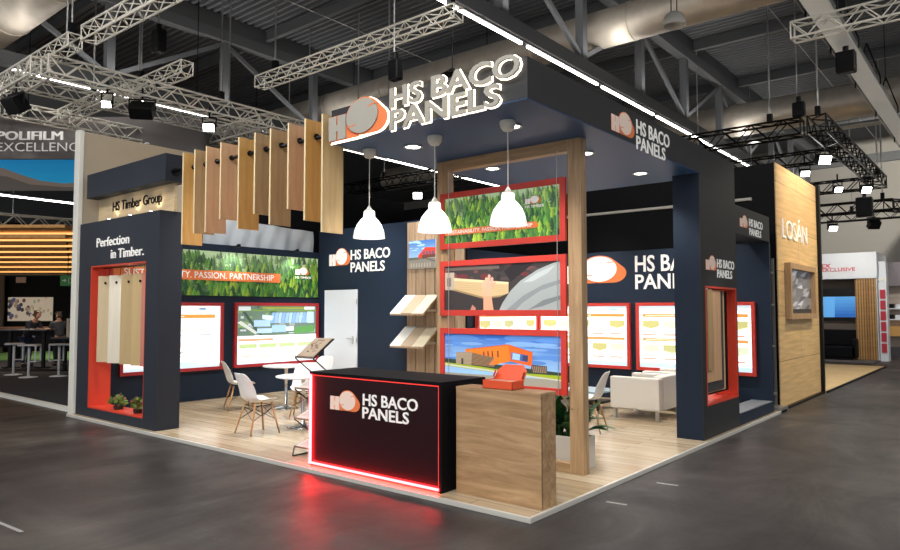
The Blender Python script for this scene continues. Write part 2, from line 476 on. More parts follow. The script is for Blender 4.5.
def handwork(P):
    r = random.Random(5); p = Pic(P)
    p.rect(0, 0, 1, 1, S(52, 46, 46))
    for i in range(26):
        p.disc(r.uniform(0, .8), r.uniform(.66, 1), r.uniform(.02, .06), r.uniform(.03, .09), random.choice([S(96, 40, 44), S(70, 60, 58), S(40, 34, 36), S(112, 60, 60)]))
    p.rect(0, .9, .5, .97, S(96, 84, 78))
    p.poly([(.54, .84), (.62, 1), (.80, 1), (.6, .6)], S(30, 24, 28))
    p.poly([(.06, .46), (.06, .74), (.58, .60), (.58, .36), (.50, .28), (.36, .25)], S(190, 164, 122))
    p.poly([(.06, .68), (.06, .74), (.58, .60), (.58, .55)], S(212, 190, 150))
    p.poly([(.06, .46), (.06, .50), (.36, .29), (.52, .32), (.58, .36), (.50, .28), (.36, .25)], S(150, 122, 84))
    for i in range(4): p.poly([(.08, .64 - i * .05), (.56, .52 - i * .04), (.56, .515 - i * .04), (.08, .632 - i * .05)], S(170, 142, 100))
    p.poly([(.0, .46), (.09, .46), (.09, .86), (.0, .86)], S(170, 156, 140)); p.rect(.02, .54, .06, .74, S(120, 108, 98))
    # hand: forearm, palm, four fingers and a thumb
    p.poly([(.36, 0), (.45, 0), (.43, .34), (.36, .32)], S(204, 148, 118))
    p.poly([(.345, .30), (.44, .30), (.445, .56), (.355, .54)], S(214, 160, 130))
    for k, (a, h) in enumerate(((.345, .62), (.370, .70), (.395, .76), (.420, .70))):
        p.poly([(a, .5), (a + .022, .5), (a + .03, h), (a + .018, h + .03), (a + .006, h)], S(218 - k * 5, 164 - k * 4, 134))
    p.poly([(.43, .42), (.455, .5), (.47, .6), (.46, .63), (.44, .56)], S(206, 150, 122))
    # grey work jacket
    p.poly([(.50, 0), (.53, .16), (.60, .42), (.68, .62), (.82, .84), (.94, .96), (1, 1), (1, 0)], S(150, 156, 156))
    p.poly([(.56, .0), (.7, .3), (.86, .52), (1, .62), (1, .54), (.84, .4), (.7, .16), (.64, 0)], S(126, 132, 134))
    p.poly([(.7, .58), (.82, .78), (.96, .92), (.9, .76), (.78, .6)], S(172, 178, 178)); p.poly([(.74, 0), (.86, .2), (1, .3), (1, .22), (.86, .08)], S(112, 118, 120))
    p.poly([(.24, .0), (.26, .12), (.29, .05), (.29, 0)], S(170, 120, 100))
    return p

def aerial(p, a0, b0, a1, b1, seed=4):
    r = random.Random(seed); Q = lambda a, b: (a0 + a * (a1 - a0), b0 + b * (b1 - b0))
    R = lambda a, b, c, d, col: p.poly([Q(a, b), Q(c, b), Q(c, d), Q(a, d)], col)
    R(0, 0, 1, 1, S(96, 118, 104))
    for i in range(60):
        a, b = r.uniform(0, .95), r.uniform(0, .92)
        R(a, b, min(1, a + r.uniform(.02, .08)), min(1, b + r.uniform(.03, .12)), random.Random(i).choice([S(70, 100, 64), S(120, 150, 96), S(140, 150, 150), S(176, 186, 190), S(96, 112, 118)]))
    p.poly([Q(.06, .8), Q(.26, .02), Q(.30, .02), Q(.1, .8)], S(60, 78, 70)); p.poly([Q(0, .45), Q(.22, .05), Q(.25, .1), Q(.05, .5)], S(190, 196, 190))
    p.poly([Q(.70, .04), Q(.98, .08), Q(.98, .32), Q(.72, .26)], S(84, 140, 74))
    for k in range(11): p.poly([Q(.40 + k * .045, .42), Q(.44 + k * .045, .40), Q(.46 + k * .045, .78), Q(.42 + k * .045, .76)], S(122 + (k % 3) * 18, 160 + (k % 3) * 12, 206))
    R(.2, .3, .4, .52, S(160, 190, 214)); R(.24, .08, .42, .24, S(170, 196, 214)); R(.42, .1, .6, .34, S(150, 184, 212)); R(.6, .14, .7, .28, S(226, 230, 232))
    p.poly([Q(.3, .55), Q(.42, .5), Q(.44, .66), Q(.3, .7)], S(190, 206, 216)); R(.88, .4, .97, .8, S(170, 196, 214)); R(0, .82, 1, .87, S(110, 140, 60)); R(.3, .9, .9, .97, S(140, 150, 60))
    R(.02, .84, .16, .97, S(200, 210, 214)); R(.84, .88, .98, .98, S(220, 226, 230))

def poster(p, mode, r):
    W_ = S(250, 250, 250)
    p.rect(0, 0, 1, 1, W_)
    if mode == 'header':
        p.rect(.06, .80, .94, .86, S(226, 150, 70)); p.disc(.8, .95, .05, .02, S(120, 160, 196))
        for i in range(2):
            p.poly([(.1 + i * .45, .62), (.4 + i * .45, .62), (.38 + i * .45, .60), (.12 + i * .45, .60)], S(60, 70, 90) if i == 0 else S(190, 196, 180))
            p.rect(.2 + i * .3, .34, .27 + i * .3, .42, S(220, 170, 150)); p.rect(.16 + i * .3, .24, .3 + i * .3, .26, S(120, 120, 130))
        for i in range(3): p.rect(.08 + i * .3, .52, .3 + i * .3, .535, S(150, 150, 156)); p.rect(.08 + i * .3, .49, .26 + i * .3, .50, S(170, 170, 176)); p.rect(.1 + i * .3, .19, .28 + i * .3, .2, S(170, 170, 176))
        p.rect(.1, .822, .6, .838, S(250, 232, 210)); p.rect(.0, .0, 1, .05, S(190, 216, 230)); p.disc(.55, .07, .25, .03, S(190, 220, 226))
    elif mode == 'aerial':
        aerial(p, 0, .48, 1, 1)
        p.rect(.02, .39, .44, .43, S(226, 150, 120))
        for i in range(4):
            a = .03 + i * .24
            p.rect(a, .16, a + .21, .34, S(222, 228, 206)); p.rect(a, .27, a + .21, .34, S(176, 196, 140)); p.poly([(a, .22), (a + .1, .28), (a + .21, .2), (a + .21, .16), (a, .16)], S(206, 224, 232))
            p.rect(a + .03, .12, a + .15, .14, S(226, 170, 140))
        p.rect(0, 0, 1, .06, S(206, 228, 242))
    else:
        n = 5
        p.rect(.03, .82, .97, .87, S(226, 130, 60)); p.rect(.06, .838, .6, .85, S(250, 226, 196)); p.rect(.03, .43, .97, .475, S(226, 140, 80)); p.rect(.06, .446, .5, .458, S(250, 226, 196)); p.disc(.85, .94, .05, .015, S(150, 190, 206))
        for row in range(2):
            for i in range(n):
                a = .03 + i * .195; b = .62 - row * .39
                c = [S(178, 174, 112), S(198, 206, 180), S(172, 172, 120), S(192, 206, 196)][(i + row) % 4]
                p.poly([(a, b + .14), (a + .16, b + .14), (a + .16, b + .04), (a + .08, b), (a, b + .04)], c)
                p.poly([(a, b + .05), (a + .08, b + .01), (a + .16, b + .05), (a + .16, b), (a + .08, b - .04), (a, b)], S(232, 236, 222))
                p.rect(a, b - .10, a + .13, b - .075, S(216, 150, 130))
        p.rect(0, 0, 1, .07, S(176, 208, 224)); p.rect(0, .955, 1, 1, S(196, 220, 232))
    return p

def lightbox(P, a0, a1, b0, b1, label, mode, seed, mat='redframe'):
    cx = P((a0 + a1) / 2, b0, 0)
    t = thing('backlit_poster', label, 'poster', cx, group='backlit posters in red frames')
    fr = MB(); w = .06
    for x0, x1, y0, y1 in ((a0, a0 + w, b0, b1), (a1 - w, a1, b0, b1), (a0 + w, a1 - w, b0, b0 + w), (a0 + w, a1 - w, b1 - w, b1)):
        fr.prism([(x0, y0), (x1, y0), (x1, y1), (x0, y1)], P, 0.0, .07)
    fr.build('frame', M[mat], t, bevel=.004)
    MB().prism([(a0 + w, b0 + w), (a1 - w, b0 + w), (a1 - w, b1 - w), (a0 + w, b1 - w)], P, 0.0, .03).build('light_panel', M['white_paint'], t)
    p = Pic(sub(lambda a, b, o: P(a, b, o + .031), a0 + w, b0 + w, a1 - a0 - 2 * w, b1 - b0 - 2 * w))
    poster(p, mode, random.Random(seed)).build('poster_print', M['lightbox'], t)
    return t
# ================================================================ CAMERA
cam = bpy.data.cameras.new('camera'); co = bpy.data.objects.new('camera', cam); link(co)
cam.sensor_width = 36; cam.lens = 686.18 / 900 * 36; cam.clip_end = 200
YAW, PIT, ROL = (math.radians(x) for x in (39.4596, 3.007, -0.0543))
fw = Vector((-math.sin(YAW) * math.cos(PIT), math.cos(YAW) * math.cos(PIT), math.sin(PIT)))
rt = Vector((math.cos(YAW), math.sin(YAW), 0)); up = rt.cross(fw)
r2 = rt * math.cos(ROL) + up * math.sin(ROL); u2 = -rt * math.sin(ROL) + up * math.cos(ROL)
m3 = Matrix((r2, u2, -fw)).transposed()
co.matrix_world = Matrix.Translation((3.0308, -4.685, 1.65)) @ m3.to_4x4()
SC.camera = co

GZ = -0.04                                  # hall floor level; the booth platform top is z = 0

# ================================================================ HALL SHELL
def concrete():
    m, nt, b = newmat('hall_floor_asphalt'); N = nt.nodes.new; Lk = nt.links.new
    b.inputs['Specular IOR Level'].default_value = .4
    tc = N('ShaderNodeTexCoord')
    def noise(sc, det, scale=(1, 1, 1), rot=0, rough=.6, dist=0):
        mp = N('ShaderNodeMapping'); mp.inputs['Scale'].default_value = scale; mp.inputs['Rotation'].default_value = (0, 0, rot)
        Lk(tc.outputs['Object'], mp.inputs['Vector'])
        n = N('ShaderNodeTexNoise'); n.inputs['Scale'].default_value = sc; n.inputs['Detail'].default_value = det; n.inputs['Roughness'].default_value = rough; n.inputs['Distortion'].default_value = dist
        Lk(mp.outputs[0], n.inputs['Vector']); return n
    def rng(src, f0, f1, t0, t1):
        r = N('ShaderNodeMapRange'); r.inputs['From Min'].default_value = f0; r.inputs['From Max'].default_value = f1; r.inputs['To Min'].default_value = t0; r.inputs['To Max'].default_value = t1
        Lk(src, r.inputs['Value']); return r.outputs[0]
    def mul(a_, b_, fac=1.0):
        x = N('ShaderNodeMixRGB'); x.blend_type = 'MULTIPLY'; x.inputs[0].default_value = fac; Lk(a_, x.inputs[1]); Lk(b_, x.inputs[2]); return x.outputs[0]
    big = noise(.35, 6, dist=1.2); mid = noise(1.1, 7, (1, .45, 1), .35, .65, .8); streak = noise(1.3, 6, (.22, 2.2, 1), -.15, .7); fine = noise(26, 4)
    r = N('ShaderNodeValToRGB')
    for i, (p, c) in enumerate(((.32, S(40, 39, 41)), (.50, S(58, 55, 55)), (.66, S(78, 74, 71)))):
        e = r.color_ramp.elements[i] if i < 2 else r.color_ramp.elements.new(p)
        e.position = p; e.color = c
    Lk(big.outputs['Fac'], r.inputs[0])
    col = mul(r.outputs[0], rng(mid.outputs['Fac'], .3, .7, .68, 1.32)); col = mul(col, rng(streak.outputs['Fac'], .3, .7, .78, 1.22)); col = mul(col, rng(fine.outputs['Fac'], .3, .7, .86, 1.14))
    br = N('ShaderNodeTexBrick'); br.inputs['Color1'].default_value = (1, 1, 1, 1); br.inputs['Color2'].default_value = (.86, .86, .86, 1); br.inputs['Mortar'].default_value = (.55, .55, .55, 1)
    br.inputs['Scale'].default_value = 1; br.inputs['Brick Width'].default_value = 7.0; br.inputs['Row Height'].default_value = 4.2; br.inputs['Mortar Size'].default_value = .012; br.inputs['Mortar Smooth'].default_value = .6
    mp = N('ShaderNodeMapping'); mp.inputs['Location'].default_value = (1.7, 2.9, 0); Lk(tc.outputs['Object'], mp.inputs['Vector']); Lk(mp.outputs[0], br.inputs['Vector'])
    col = mul(col, br.outputs['Color'], .8)
    Lk(col, b.inputs['Base Color'])
    Lk(rng(mid.outputs['Fac'], .3, .7, .58, .36), b.inputs['Roughness'])
    bp = N('ShaderNodeBump'); bp.inputs['Strength'].default_value = .12; bp.inputs['Distance'].default_value = .01
    Lk(fine.outputs['Fac'], bp.inputs['Height']); Lk(bp.outputs[0], b.inputs['Normal'])
    return m
tag(MB().poly([(-42, -14, GZ), (24, -14, GZ), (24, 30, GZ), (-42, 30, GZ)]).build('floor', concrete()), kind='structure')

ROOF = 9.2
mb = MB(); pitch = .20; y = -14.0
while y < 30:                                # trapezoidal deck, ribs running along X
    ys = [(y, ROOF), (y + .07, ROOF), (y + .09, ROOF + .08), (y + .18, ROOF + .08), (y + pitch, ROOF)]
    for (a, za), (b, zb) in zip(ys, ys[1:]):
        mb.poly([(-42, a, za), (24, a, za), (24, b, zb), (-42, b, zb)])
    y += pitch
tag(mb.build('ceiling', M['deck']), kind='structure')
tag(MB().box(-42, 24, 30, 30.2, GZ, ROOF + .2).build('wall_back_of_hall', M['hallwall']), kind='structure')
tag(MB().box(-42.2, -42, -14, 30.2, GZ, ROOF + .2).build('wall_left_of_hall', M['hallwall2']), kind='structure')
tag(MB().box(-42, 24, 29.9, 30, 8.1, 8.5).build('trim_1', M['hallwall2']), kind='structure')
tag(MB().box(-18.6, -18.45, -8, 12, 6.6, ROOF).build('wall_smoke_curtain', M['hallwall2']), kind='structure')

# purlins along X under the deck
PUR = [-2.0, 2.2, 6.2, 10.2, 14.2, 18.2, 22.2, 26.2]
pn = ['first', 'second', 'third', 'fourth', 'fifth', 'sixth', 'seventh', 'eighth']
for k, yy in enumerate(PUR):
    mb = MB().box(-19, 24, yy - .06, yy + .06, ROOF - .30, ROOF - .27).box(-19, 24, yy - .012, yy + .012, ROOF - .27, ROOF - .0).box(-19, 24, yy - .06, yy + .06, ROOF - .03, ROOF)
    tag(mb.build('roof_purlin', M['roofsteel'], loc=(0, yy, ROOF - .3)), 'steel roof purlin under the deck, %s from the aisle' % pn[k], 'roof beam', 'roof purlins')

def roof_truss(x, label):
    t = thing('roof_truss', label, 'roof truss', (x, 8, 6.55), group='roof trusses')
    MB().box(x - .11, x + .11, -13.8, 29.8, 6.56, 6.84).build('bottom_chord', M['roofsteel'], t, bevel=.01)
    MB().box(x - .13, x + .13, -13.8, 29.8, 8.52, 8.80).build('top_chord', M['roofsteel'], t, bevel=.01)
    MB().box(x - .06, x + .06, -13.8, 29.8, 8.80, 9.2).build('top_rib', M['roofsteel'], t)
    ys = [2.1 + 2.88 * i for i in range(-5, 10)]
    for i, yy in enumerate(ys):
        MB().box(x - .09, x + .09, yy - .09, yy + .09, 6.84, 8.52).build('post', M['roofsteel'], t)
    for i, (a, b) in enumerate(zip(ys, ys[1:])):
        p, q = ((a, 6.9), (b, 8.5)) if i % 2 else ((a, 8.5), (b, 6.9))
        MB().bar((x, p[0], p[1]), (x, q[0], q[1]), .08, .1).build('diagonal', M['roofsteel'], t)
    return t
roof_truss(-3.75, 'grey steel roof truss carrying the light line just right of the illuminated booth sign')
roof_truss(-12.4, 'grey steel roof truss at upper left above the white lighting gantry')
roof_truss(4.9, 'grey steel roof truss at the far right edge of the hall ceiling')

def light_line(x, z, runs, label):
    t = thing('linear_light', label, 'light fitting', (x, runs[0][0], z), group='linear hall lights')
    MB().box(x - .05, x + .05, runs[0][0], runs[-1][1], z + .045, z + .065).build('rail', M['roofsteel'], t)
    for a, b in runs:
        MB().box(x - .022, x + .022, a, b, z + .005, z + .045).build('tube', M['led'], t)
light_line(-3.75, 6.49, [(-6 + 2.95 * i, -6 + 2.95 * i + 2.75) for i in range(12)], 'long white light line under the roof truss beside the illuminated booth sign')
light_line(-12.4, 6.49, [(.2, 4.6), (6.1, 7.0), (8.6, 14.5), (14.7, 20), (20.2, 26)], 'long white light line at left seen behind the lighting gantry and planks')

# silver cable tray with reflector on the right
t = thing('cable_tray', 'silver cable tray running away at the top right under the roof', 'cable tray', (.75, 6, 6.5))
MB().box(.58, .92, 4.5, 29.8, 6.5, 6.53).build('tray', M['glow_white'], t)
for s in (-1, 1): MB().box(.75 + s * .17 - .012, .75 + s * .17 + .012, 4.5, 29.8, 6.53, 6.63).build('side_rail', M['steel'], t)
MB().tube((.50, 4.5, 6.58), (.50, 29.8, 6.58), .02).build('conduit', M['steel'], t)
for yy in (7.6, 9.6, 12.2, 15, 18.4):
    mb = MB().path([(.52, yy, 6.46), (.52, yy, 6.62), (.75, yy, 7.4), (.98, yy, 6.62), (.98, yy, 6.46)], .018)
    mb.build('hanger', M['metal_black'], t)
MB().path([(.75, 7.6, 7.3), (.75, 7.6, ROOF)], .01).path([(.75, 15, 7.3), (.75, 15, ROOF)], .01).build('drop_rod', M['metal_black'], t)

def duct(y, z, r, x0, x1, label):
    t = thing('air_duct', label, 'air duct', ((x0 + x1) / 2, y, z), group='foil wrapped air ducts')
    mb = MB().tube((x0, y, z), (x1, y, z), r, n=32); o = mb.build('duct_tube', M['duct'], t); smooth_by_angle(o, 50)
    x = x0 + 1
    while x < x1:
        MB().tube((x - .03, y, z), (x + .03, y, z), r + .012, n=32).build('joint_band', M['duct'], t); x += 2.4
    x = x0 + 2
    while x < x1:
        MB().tube((x, y, z + r), (x, y, ROOF), .012).build('hanger_rod', M['metal_black'], t); x += 4.8
duct(8.7, 7.75, .40, -18.4, 24, 'silver foil air duct crossing behind the booth sign to the top centre')
duct(17.6, 7.65, .50, -19, 24, 'silver foil air duct in the distance above the black truss ring')
duct(.2, 7.7, .42, -18.4, 24, 'silver foil air duct at the top left corner')
t = thing('sprinkler_pipe', 'thin pale pipe running below the distant silver duct', 'pipe', (0, 18.4, 7.15))
MB().tube((-19, 18.5, 7.15), (24, 18.5, 7.15), .09, n=12).build('pipe_run', M['steel'], t, smooth=True)
MB().path([(-10, 18.5, 7.2), (-10, 18.5, ROOF)], .012).path([(4, 18.5, 7.2), (4, 18.5, ROOF)], .012).build('hanger_rod', M['metal_black'], t)

# thin diagonal tension cables beneath the roof deck
for k, (x, lab) in enumerate(((-9.6, 'thin white cable under the roof left of centre'), (-6.6, 'thin white cable under the roof above the booth sign'), (-1.2, 'thin white cable under the roof right of centre'))):
    o = MB().tube((x, -10, 8.75), (x, 29, 8.75), .012, n=6).build('roof_cable', M['steel'], loc=(x, 0, 8.75))
    tag(o, lab, 'cable', 'roof cables')

# ---------------------------------------------------------------- lattice trusses
def lattice(p0, p1, size, mat, name, label, group, hang=()):
    p0 = Vector(p0); p1 = Vector(p1); d = (p1 - p0); L = d.length; d.normalize()
    sd = d.cross(Vector((0, 0, 1))).normalized(); u = Vector((0, 0, 1)); h = size / 2
    t = thing(name, label, 'truss', tuple((p0 + p1) / 2), group=group)
    r = max(.012, size * .07)
    for i, j in ((-1, -1), (1, -1), (1, 1), (-1, 1)):
        o = sd * h * i + u * h * j
        MB().tube(p0 + o, p1 + o, r, n=8).build('chord', mat, t, smooth=False)
    n = max(2, round(L / (size * .95))); br = MB()
    for a, b in (((-1, -1), (-1, 1)), ((1, -1), (1, 1)), ((-1, 1), (1, 1)), ((-1, -1), (1, -1))):
        for k in range(n):
            q0 = p0 + d * L * k / n; q1 = p0 + d * L * (k + 1) / n
            s, e = (a, b) if k % 2 else (b, a)
            br.tube(q0 + sd * h * s[0] + u * h * s[1], q1 + sd * h * e[0] + u * h * e[1], r * .6, n=5)
    for q in (p0, p1):
        cs = [q + sd * h * i + u * h * j for i, j in ((-1, -1), (1, -1), (1, 1), (-1, 1))]
        br.path(cs + [cs[0]], r * .7, n=5)
    br.build('bracing', mat, t)
    for f in hang:
        q = p0 + d * L * f
        mb = MB().tube(q + u * h, (q.x, q.y, ROOF), .018)
        mb.build('hoist_chain', M['steel'], t)
        MB().obox(q + u * (h + .12), (.05, 0, 0), (0, .05, 0), (0, 0, .1)).build('hook_block', M['metal_black'], t)
    return t
AL = M['alu']; BK = M['metal_black']; g1 = 'silver lattice trusses'; g2 = 'black lattice trusses'
lattice((-8.75, .15, 6.25), (-1.5, .3, 6.25), .24, AL, 'lighting_truss', 'silver lattice truss crossing the top left above the gantry', g1, (.3, .9))
lattice((-16, .0, 6.15), (-8.9, .0, 6.15), .22, AL, 'lighting_truss', 'silver lattice truss at the far top left ending beside a hoist chain', g1, (.98,))
lattice((-12.5, 2.0, 6.25), (-8.9, 2.0, 6.25), .24, AL, 'lighting_truss', 'short silver lattice truss showing between gantry and the long truss', g1, (.5,))
lattice((-8.6, 3.4, 6.25), (-3.45, 3.4, 6.25), .22, AL, 'lighting_truss', 'silver lattice truss pointing at the light line above the booth sign', g1, (.97, .1))
lattice((.45, 7.0, 6.05), (7.5, 7.0, 6.05), .26, AL, 'lighting_truss', 'silver lattice truss at the top right corner crossing the cable tray', g1, (.1, .8))
gx = -9.6
lattice((gx, -.2, 5.85), (gx, 8.2, 5.85), .30, AL, 'lighting_truss', 'silver gantry truss running back above the hanging planks', g1, (.04, .40, .86))
lattice((-16.5, -.2, 5.85), (gx - .2, -.2, 5.85), .30, AL, 'lighting_truss', 'silver gantry truss forming the front of the lighting frame at left', g1, (.4,))
lattice((-12.9, .2, 5.82), (-12.9, 8.2, 5.82), .29, AL, 'lighting_truss', 'silver gantry truss farther left just above the grey hanging sign', g1, (.9,))
lattice((-12.7, 4.4, 5.85), (gx - .2, 4.4, 5.85), .32, AL, 'lighting_truss', 'silver cross truss in the middle of the lighting gantry', g1, (.5,))
lattice((-11.3, -.05, 5.95), (-11.3, 7.6, 5.95), .24, AL, 'lighting_truss', 'thin silver truss running between the two long gantry trusses at left', g1, (.3, .9))
lattice((-12.7, 1.3, 5.85), (gx - .2, 1.3, 5.85), .24, AL, 'lighting_truss', 'near silver cross truss of the gantry carrying the left lights', g1, (.5,))
lattice((gx + .2, 6.4, 5.85), (-6.4, 6.4, 5.85), .30, AL, 'lighting_truss', 'silver cross truss behind the planks at the right of the gantry', g1, (.5,))
lattice((-4.5, 11, 5.5), (-.3, 11, 5.5), .34, BK, 'black_truss', 'black lattice truss forming the near side of the ring above the neighbouring booth', g2, (.85,))
lattice((0, 10.85, 5.5), (0, 19.4, 5.5), .34, BK, 'black_truss', 'black lattice truss forming the right side of the ring', g2, (.02, .95))
lattice((-4.5, 14.3, 5.5), (-.2, 14.3, 5.5), .30, BK, 'black_truss', 'black lattice cross truss in the middle of the ring', g2, (.2,))
lattice((-4.5, 19.3, 5.5), (-.2, 19.3, 5.5), .34, BK, 'black_truss', 'black lattice truss forming the far side of the ring', g2, (.2,))
lattice((-3.5, 19.2, 4.78), (.35, 19.2, 4.78), .32, BK, 'black_truss', 'lower black lattice truss beside the wood veneer tower', g2, (.93,))
lattice((.2, 19.4, 4.8), (2.6, 23, 4.8), .32, BK, 'black_truss', 'lower black lattice truss running out at the right edge', g2, (.9,))
lattice((-15.5, 12.0, 6.05), (-9.3, 12.0, 6.05), .34, BK, 'black_truss', 'black lattice truss seen under the canopy edge between the first two pendant lamps', g2, (.3, .9))
lattice((-4, 23.2, 5.0), (.4, 23.2, 5.0), .3, BK, 'black_truss', 'farthest black lattice truss above the white sign with red letters', g2, (.6,))

def floodlight(c, aim, label, group, lit=True, sc=1.0):
    c = Vector(c); a = Vector(aim).normalized()
    sd = a.cross(Vector((0, 0, 1))).normalized(); u = sd.cross(a)
    t = thing('floodlight', label, 'light fitting', tuple(c), group=group)
    MB().obox(c, a * .09 * sc, sd * .16 * sc, u * .12 * sc).build('housing', M['metal_black'], t, bevel=.01)
    MB().obox(c + a * .095 * sc, a * .008, sd * .14 * sc, u * .10 * sc).build('lens', M['down'] if lit else M['screen_dark'], t)
    MB().path([c + sd * .18 * sc, c + sd * .18 * sc + Vector((0, 0, .2)), c - sd * .18 * sc + Vector((0, 0, .2)), c - sd * .18 * sc], .015).tube(c + Vector((0, 0, .2)), c + Vector((0, 0, .42)), .02).build('bracket', M['metal_black'], t)
    return t
fg = 'floodlights on the gantry'
floodlight((gx, .85, 5.42), (.9, -.8, -.6), 'lit floodlight nearest the left end of the silver gantry', fg, sc=.55)
floodlight((gx, 2.9, 5.42), (.9, -.8, -.6), 'lit wide floodlight in the middle of the silver gantry', fg, sc=.75)
floodlight((gx, 5.1, 5.42), (.9, -.8, -.6), 'lit floodlight at the right of the silver gantry above the planks', fg, sc=.5)
floodlight((-10.9, -.2, 5.42), (.2, -.8, -.6), 'unlit black floodlight hanging at the left of the silver gantry', fg, lit=False, sc=1.25)
floodlight((gx, 1.5, 5.45), (-.6, .5, -.9), 'unlit black floodlight turned away beside the left gantry light', fg, lit=False, sc=1.3)
rg = 'floodlights on the black truss ring'
floodlight((-.25, 12.7, 5.1), (.75, -.75, -.45), 'brightest square floodlight under the right side of the black ring', rg, sc=.95)
floodlight((-.95, 14.2, 5.12), (.4, -.8, -.7), 'lit floodlight under the middle cross truss of the black ring', rg, sc=.7)
floodlight((-.75, 17.2, 5.1), (.6, -.8, -.6), 'lit floodlight farther back under the black ring', rg, sc=.7)
floodlight((-.1, 17.4, 5.05), (.6, -.8, -.6), 'lit floodlight above the black hoist motor', rg, sc=.85)
lg = 'floodlights on the lower black truss'
for x, lab in ((-1.75, 'small lit floodlight under the lower black truss nearest the wood tower'), (-1.25, 'small lit floodlight under the lower black truss, second from the wood tower'), (-.15, 'larger lit floodlight under the right end of the lower black truss')):
    floodlight((x, 19.1, 4.22), (.5, -.75, -.7), lab, lg, sc=1.0 if x > -1 else .8, lit=x < -1)

floodlight((-12.0, 11.9, 5.45), (.65, -.7, -.35), 'bright floodlight far behind the middle pendant lamp', 'floodlights far behind the booth', sc=1.0)
def hoist(c, w, h, label, mat='metal_black', top=ROOF, group='hoists'):
    x, y, z = c
    t = thing('hoist_motor', label, 'hoist', c, group=group)
    MB().box(x - w, x + w, y - w * .7, y + w * .7, z - h, z + h).build('motor', M[mat], t, bevel=.03)
    MB().path([(x - .03, y, z + h), (x - .03, y, top)], .014).build('chain', M['steel'], t)
    MB().tube((x, y, z + h), (x, y, z + h + .12), .05).build('hook', M['metal_black'], t)
hoist((-9.9, 1.95, 7.0), .14, .22, 'black hoist hanging above the short silver truss')
hoist((-4.6, 3.2, 5.55), .11, .17, 'black chain bag hanging in front of the booth sign')
hoist((.78, 9.5, 6.2), .16, .2, 'black box hanging from the cable tray at upper right', top=6.5)
hoist((-.33, 10.9, 5.85), .12, .16, 'hoist on twin chains at the corner of the black ring')
hoist((-.15, 17.5, 4.55), .2, .28, 'large black hoist below the black ring beside the veneer tower', top=5.33)
t = thing('high_bay_lamp', 'grey dome high bay lamp hanging in front of the silver duct', 'lamp', (-1.3, 6.6, 6.5))
o = MB().lathe([(.02, .24), (.09, .23), (.15, .18), (.19, .08), (.19, 0), (.17, 0), (.15, .07), (.02, .14)], (-1.3, 6.6, 6.5), 24).build('dome', M['cap_white'], t, smooth=True)
MB().path([(-1.35, 6.6, 6.72), (-1.35, 6.6, ROOF)], .01).path([(-1.25, 6.6, 6.72), (-1.25, 6.6, ROOF)], .01).build('suspension_cable', M['metal_black'], t)
t = thing('high_bay_lamp', 'small dark dish lamp on a thin cable just above the booth sign letters', 'lamp', (-3.9, 3.8, 5.5))
MB().lathe([(.02, .12), (.05, .1), (.12, .05), (.2, 0), (.17, 0), (.02, .05)], (-3.9, 3.8, 5.47), 24).build('dome', M['metal_black'], t, smooth=True)
MB().path([(-3.9, 3.8, 5.58), (-3.9, 3.8, ROOF)], .01).build('suspension_cable', M['metal_black'], t)
# ================================================================ THE BOOTH
M['boothfloor'] = planks('booth_floor_oak', S(200, 182, 154), S(180, 158, 126), S(138, 116, 90), 1.3, .19, .22)
mb = MB().box(-8.8, -.03, .03, 8.0, GZ, -.001)
tag(mb.build('floor_booth_platform', M['boothfloor']), kind='structure')
tag(MB().box(-8.85, 0, 0, .03, GZ, .004).build('trim_1', M['edge'], bevel=.004), kind='structure')
tag(MB().box(-.03, 0, .03, 8.0, GZ, .004).build('trim_2', M['edge'], bevel=.004), kind='structure')

# ---- left wall (x = -8.73) with banner and posters
XL = -8.73
tag(MB().box(-8.82, XL, .46, 5.08, 0, 2.93).build('wall_left', M['navy'], bevel=.004), kind='structure')
PL = facing_right(XL)
t = thing('forest_banner', 'long forest banner on the left wall above the backlit posters', 'banner', (XL, 2.6, 1.95))
MB().box(XL, XL + .02, .5, 5.03, 1.945, 2.79).build('board', M['navy'], t)
forest(sub(lambda a, b, o: PL(a, b, o + .02), .5, 1.945, 4.53, .845), 5.4, 21, 900, .78).build('forest_print', M['bright_print'], t)
MB().prism([(.58, 2.235), (4.03, 2.235), (4.03, 2.42), (.58, 2.42)], PL, .03, .045).build('orange_strip', M['orange'], t)
lettering('SUSTAINABILITY. PASSION. PARTNERSHIP', PL, .80, 3.86, 2.27, 2.39, .046, .052, M['logo_white'], t, bold=.006)
logo(PL, 4.42, 2.42, .36, .17, .03, .04, t)
lettering('HS TIMBER', PL, 4.42, 4.84, 2.34, 2.39, .03, .04, M['logo_white'], t, bold=.006)
lightbox(PL, .76, 2.72, .55, 1.81, 'white backlit poster on the left wall nearest the timber tower', 'header', 1, 'darkred')
lightbox(PL, 2.96, 5.04, .55, 1.82, 'backlit poster with aerial factory photo on the left wall beside the white door', 'aerial', 2, 'darkred')
# spot arms over the banner
for k, yy in enumerate((1.5, 2.9, 4.3)):
    t = thing('banner_spotlight', ('first', 'second', 'third')[k] + ' small spotlight above the forest banner counting from the timber tower', 'light fitting', (XL + .25, yy, 2.9), group='spotlights above the forest banner')
    MB().path([(XL, yy, 2.9), (XL + .25, yy, 2.92)], .01).build('arm', M['metal_black'], t)
    MB().tube((XL + .25, yy, 2.94), (XL + .25, yy, 2.88), .035).build('head', M['metal_black'], t)
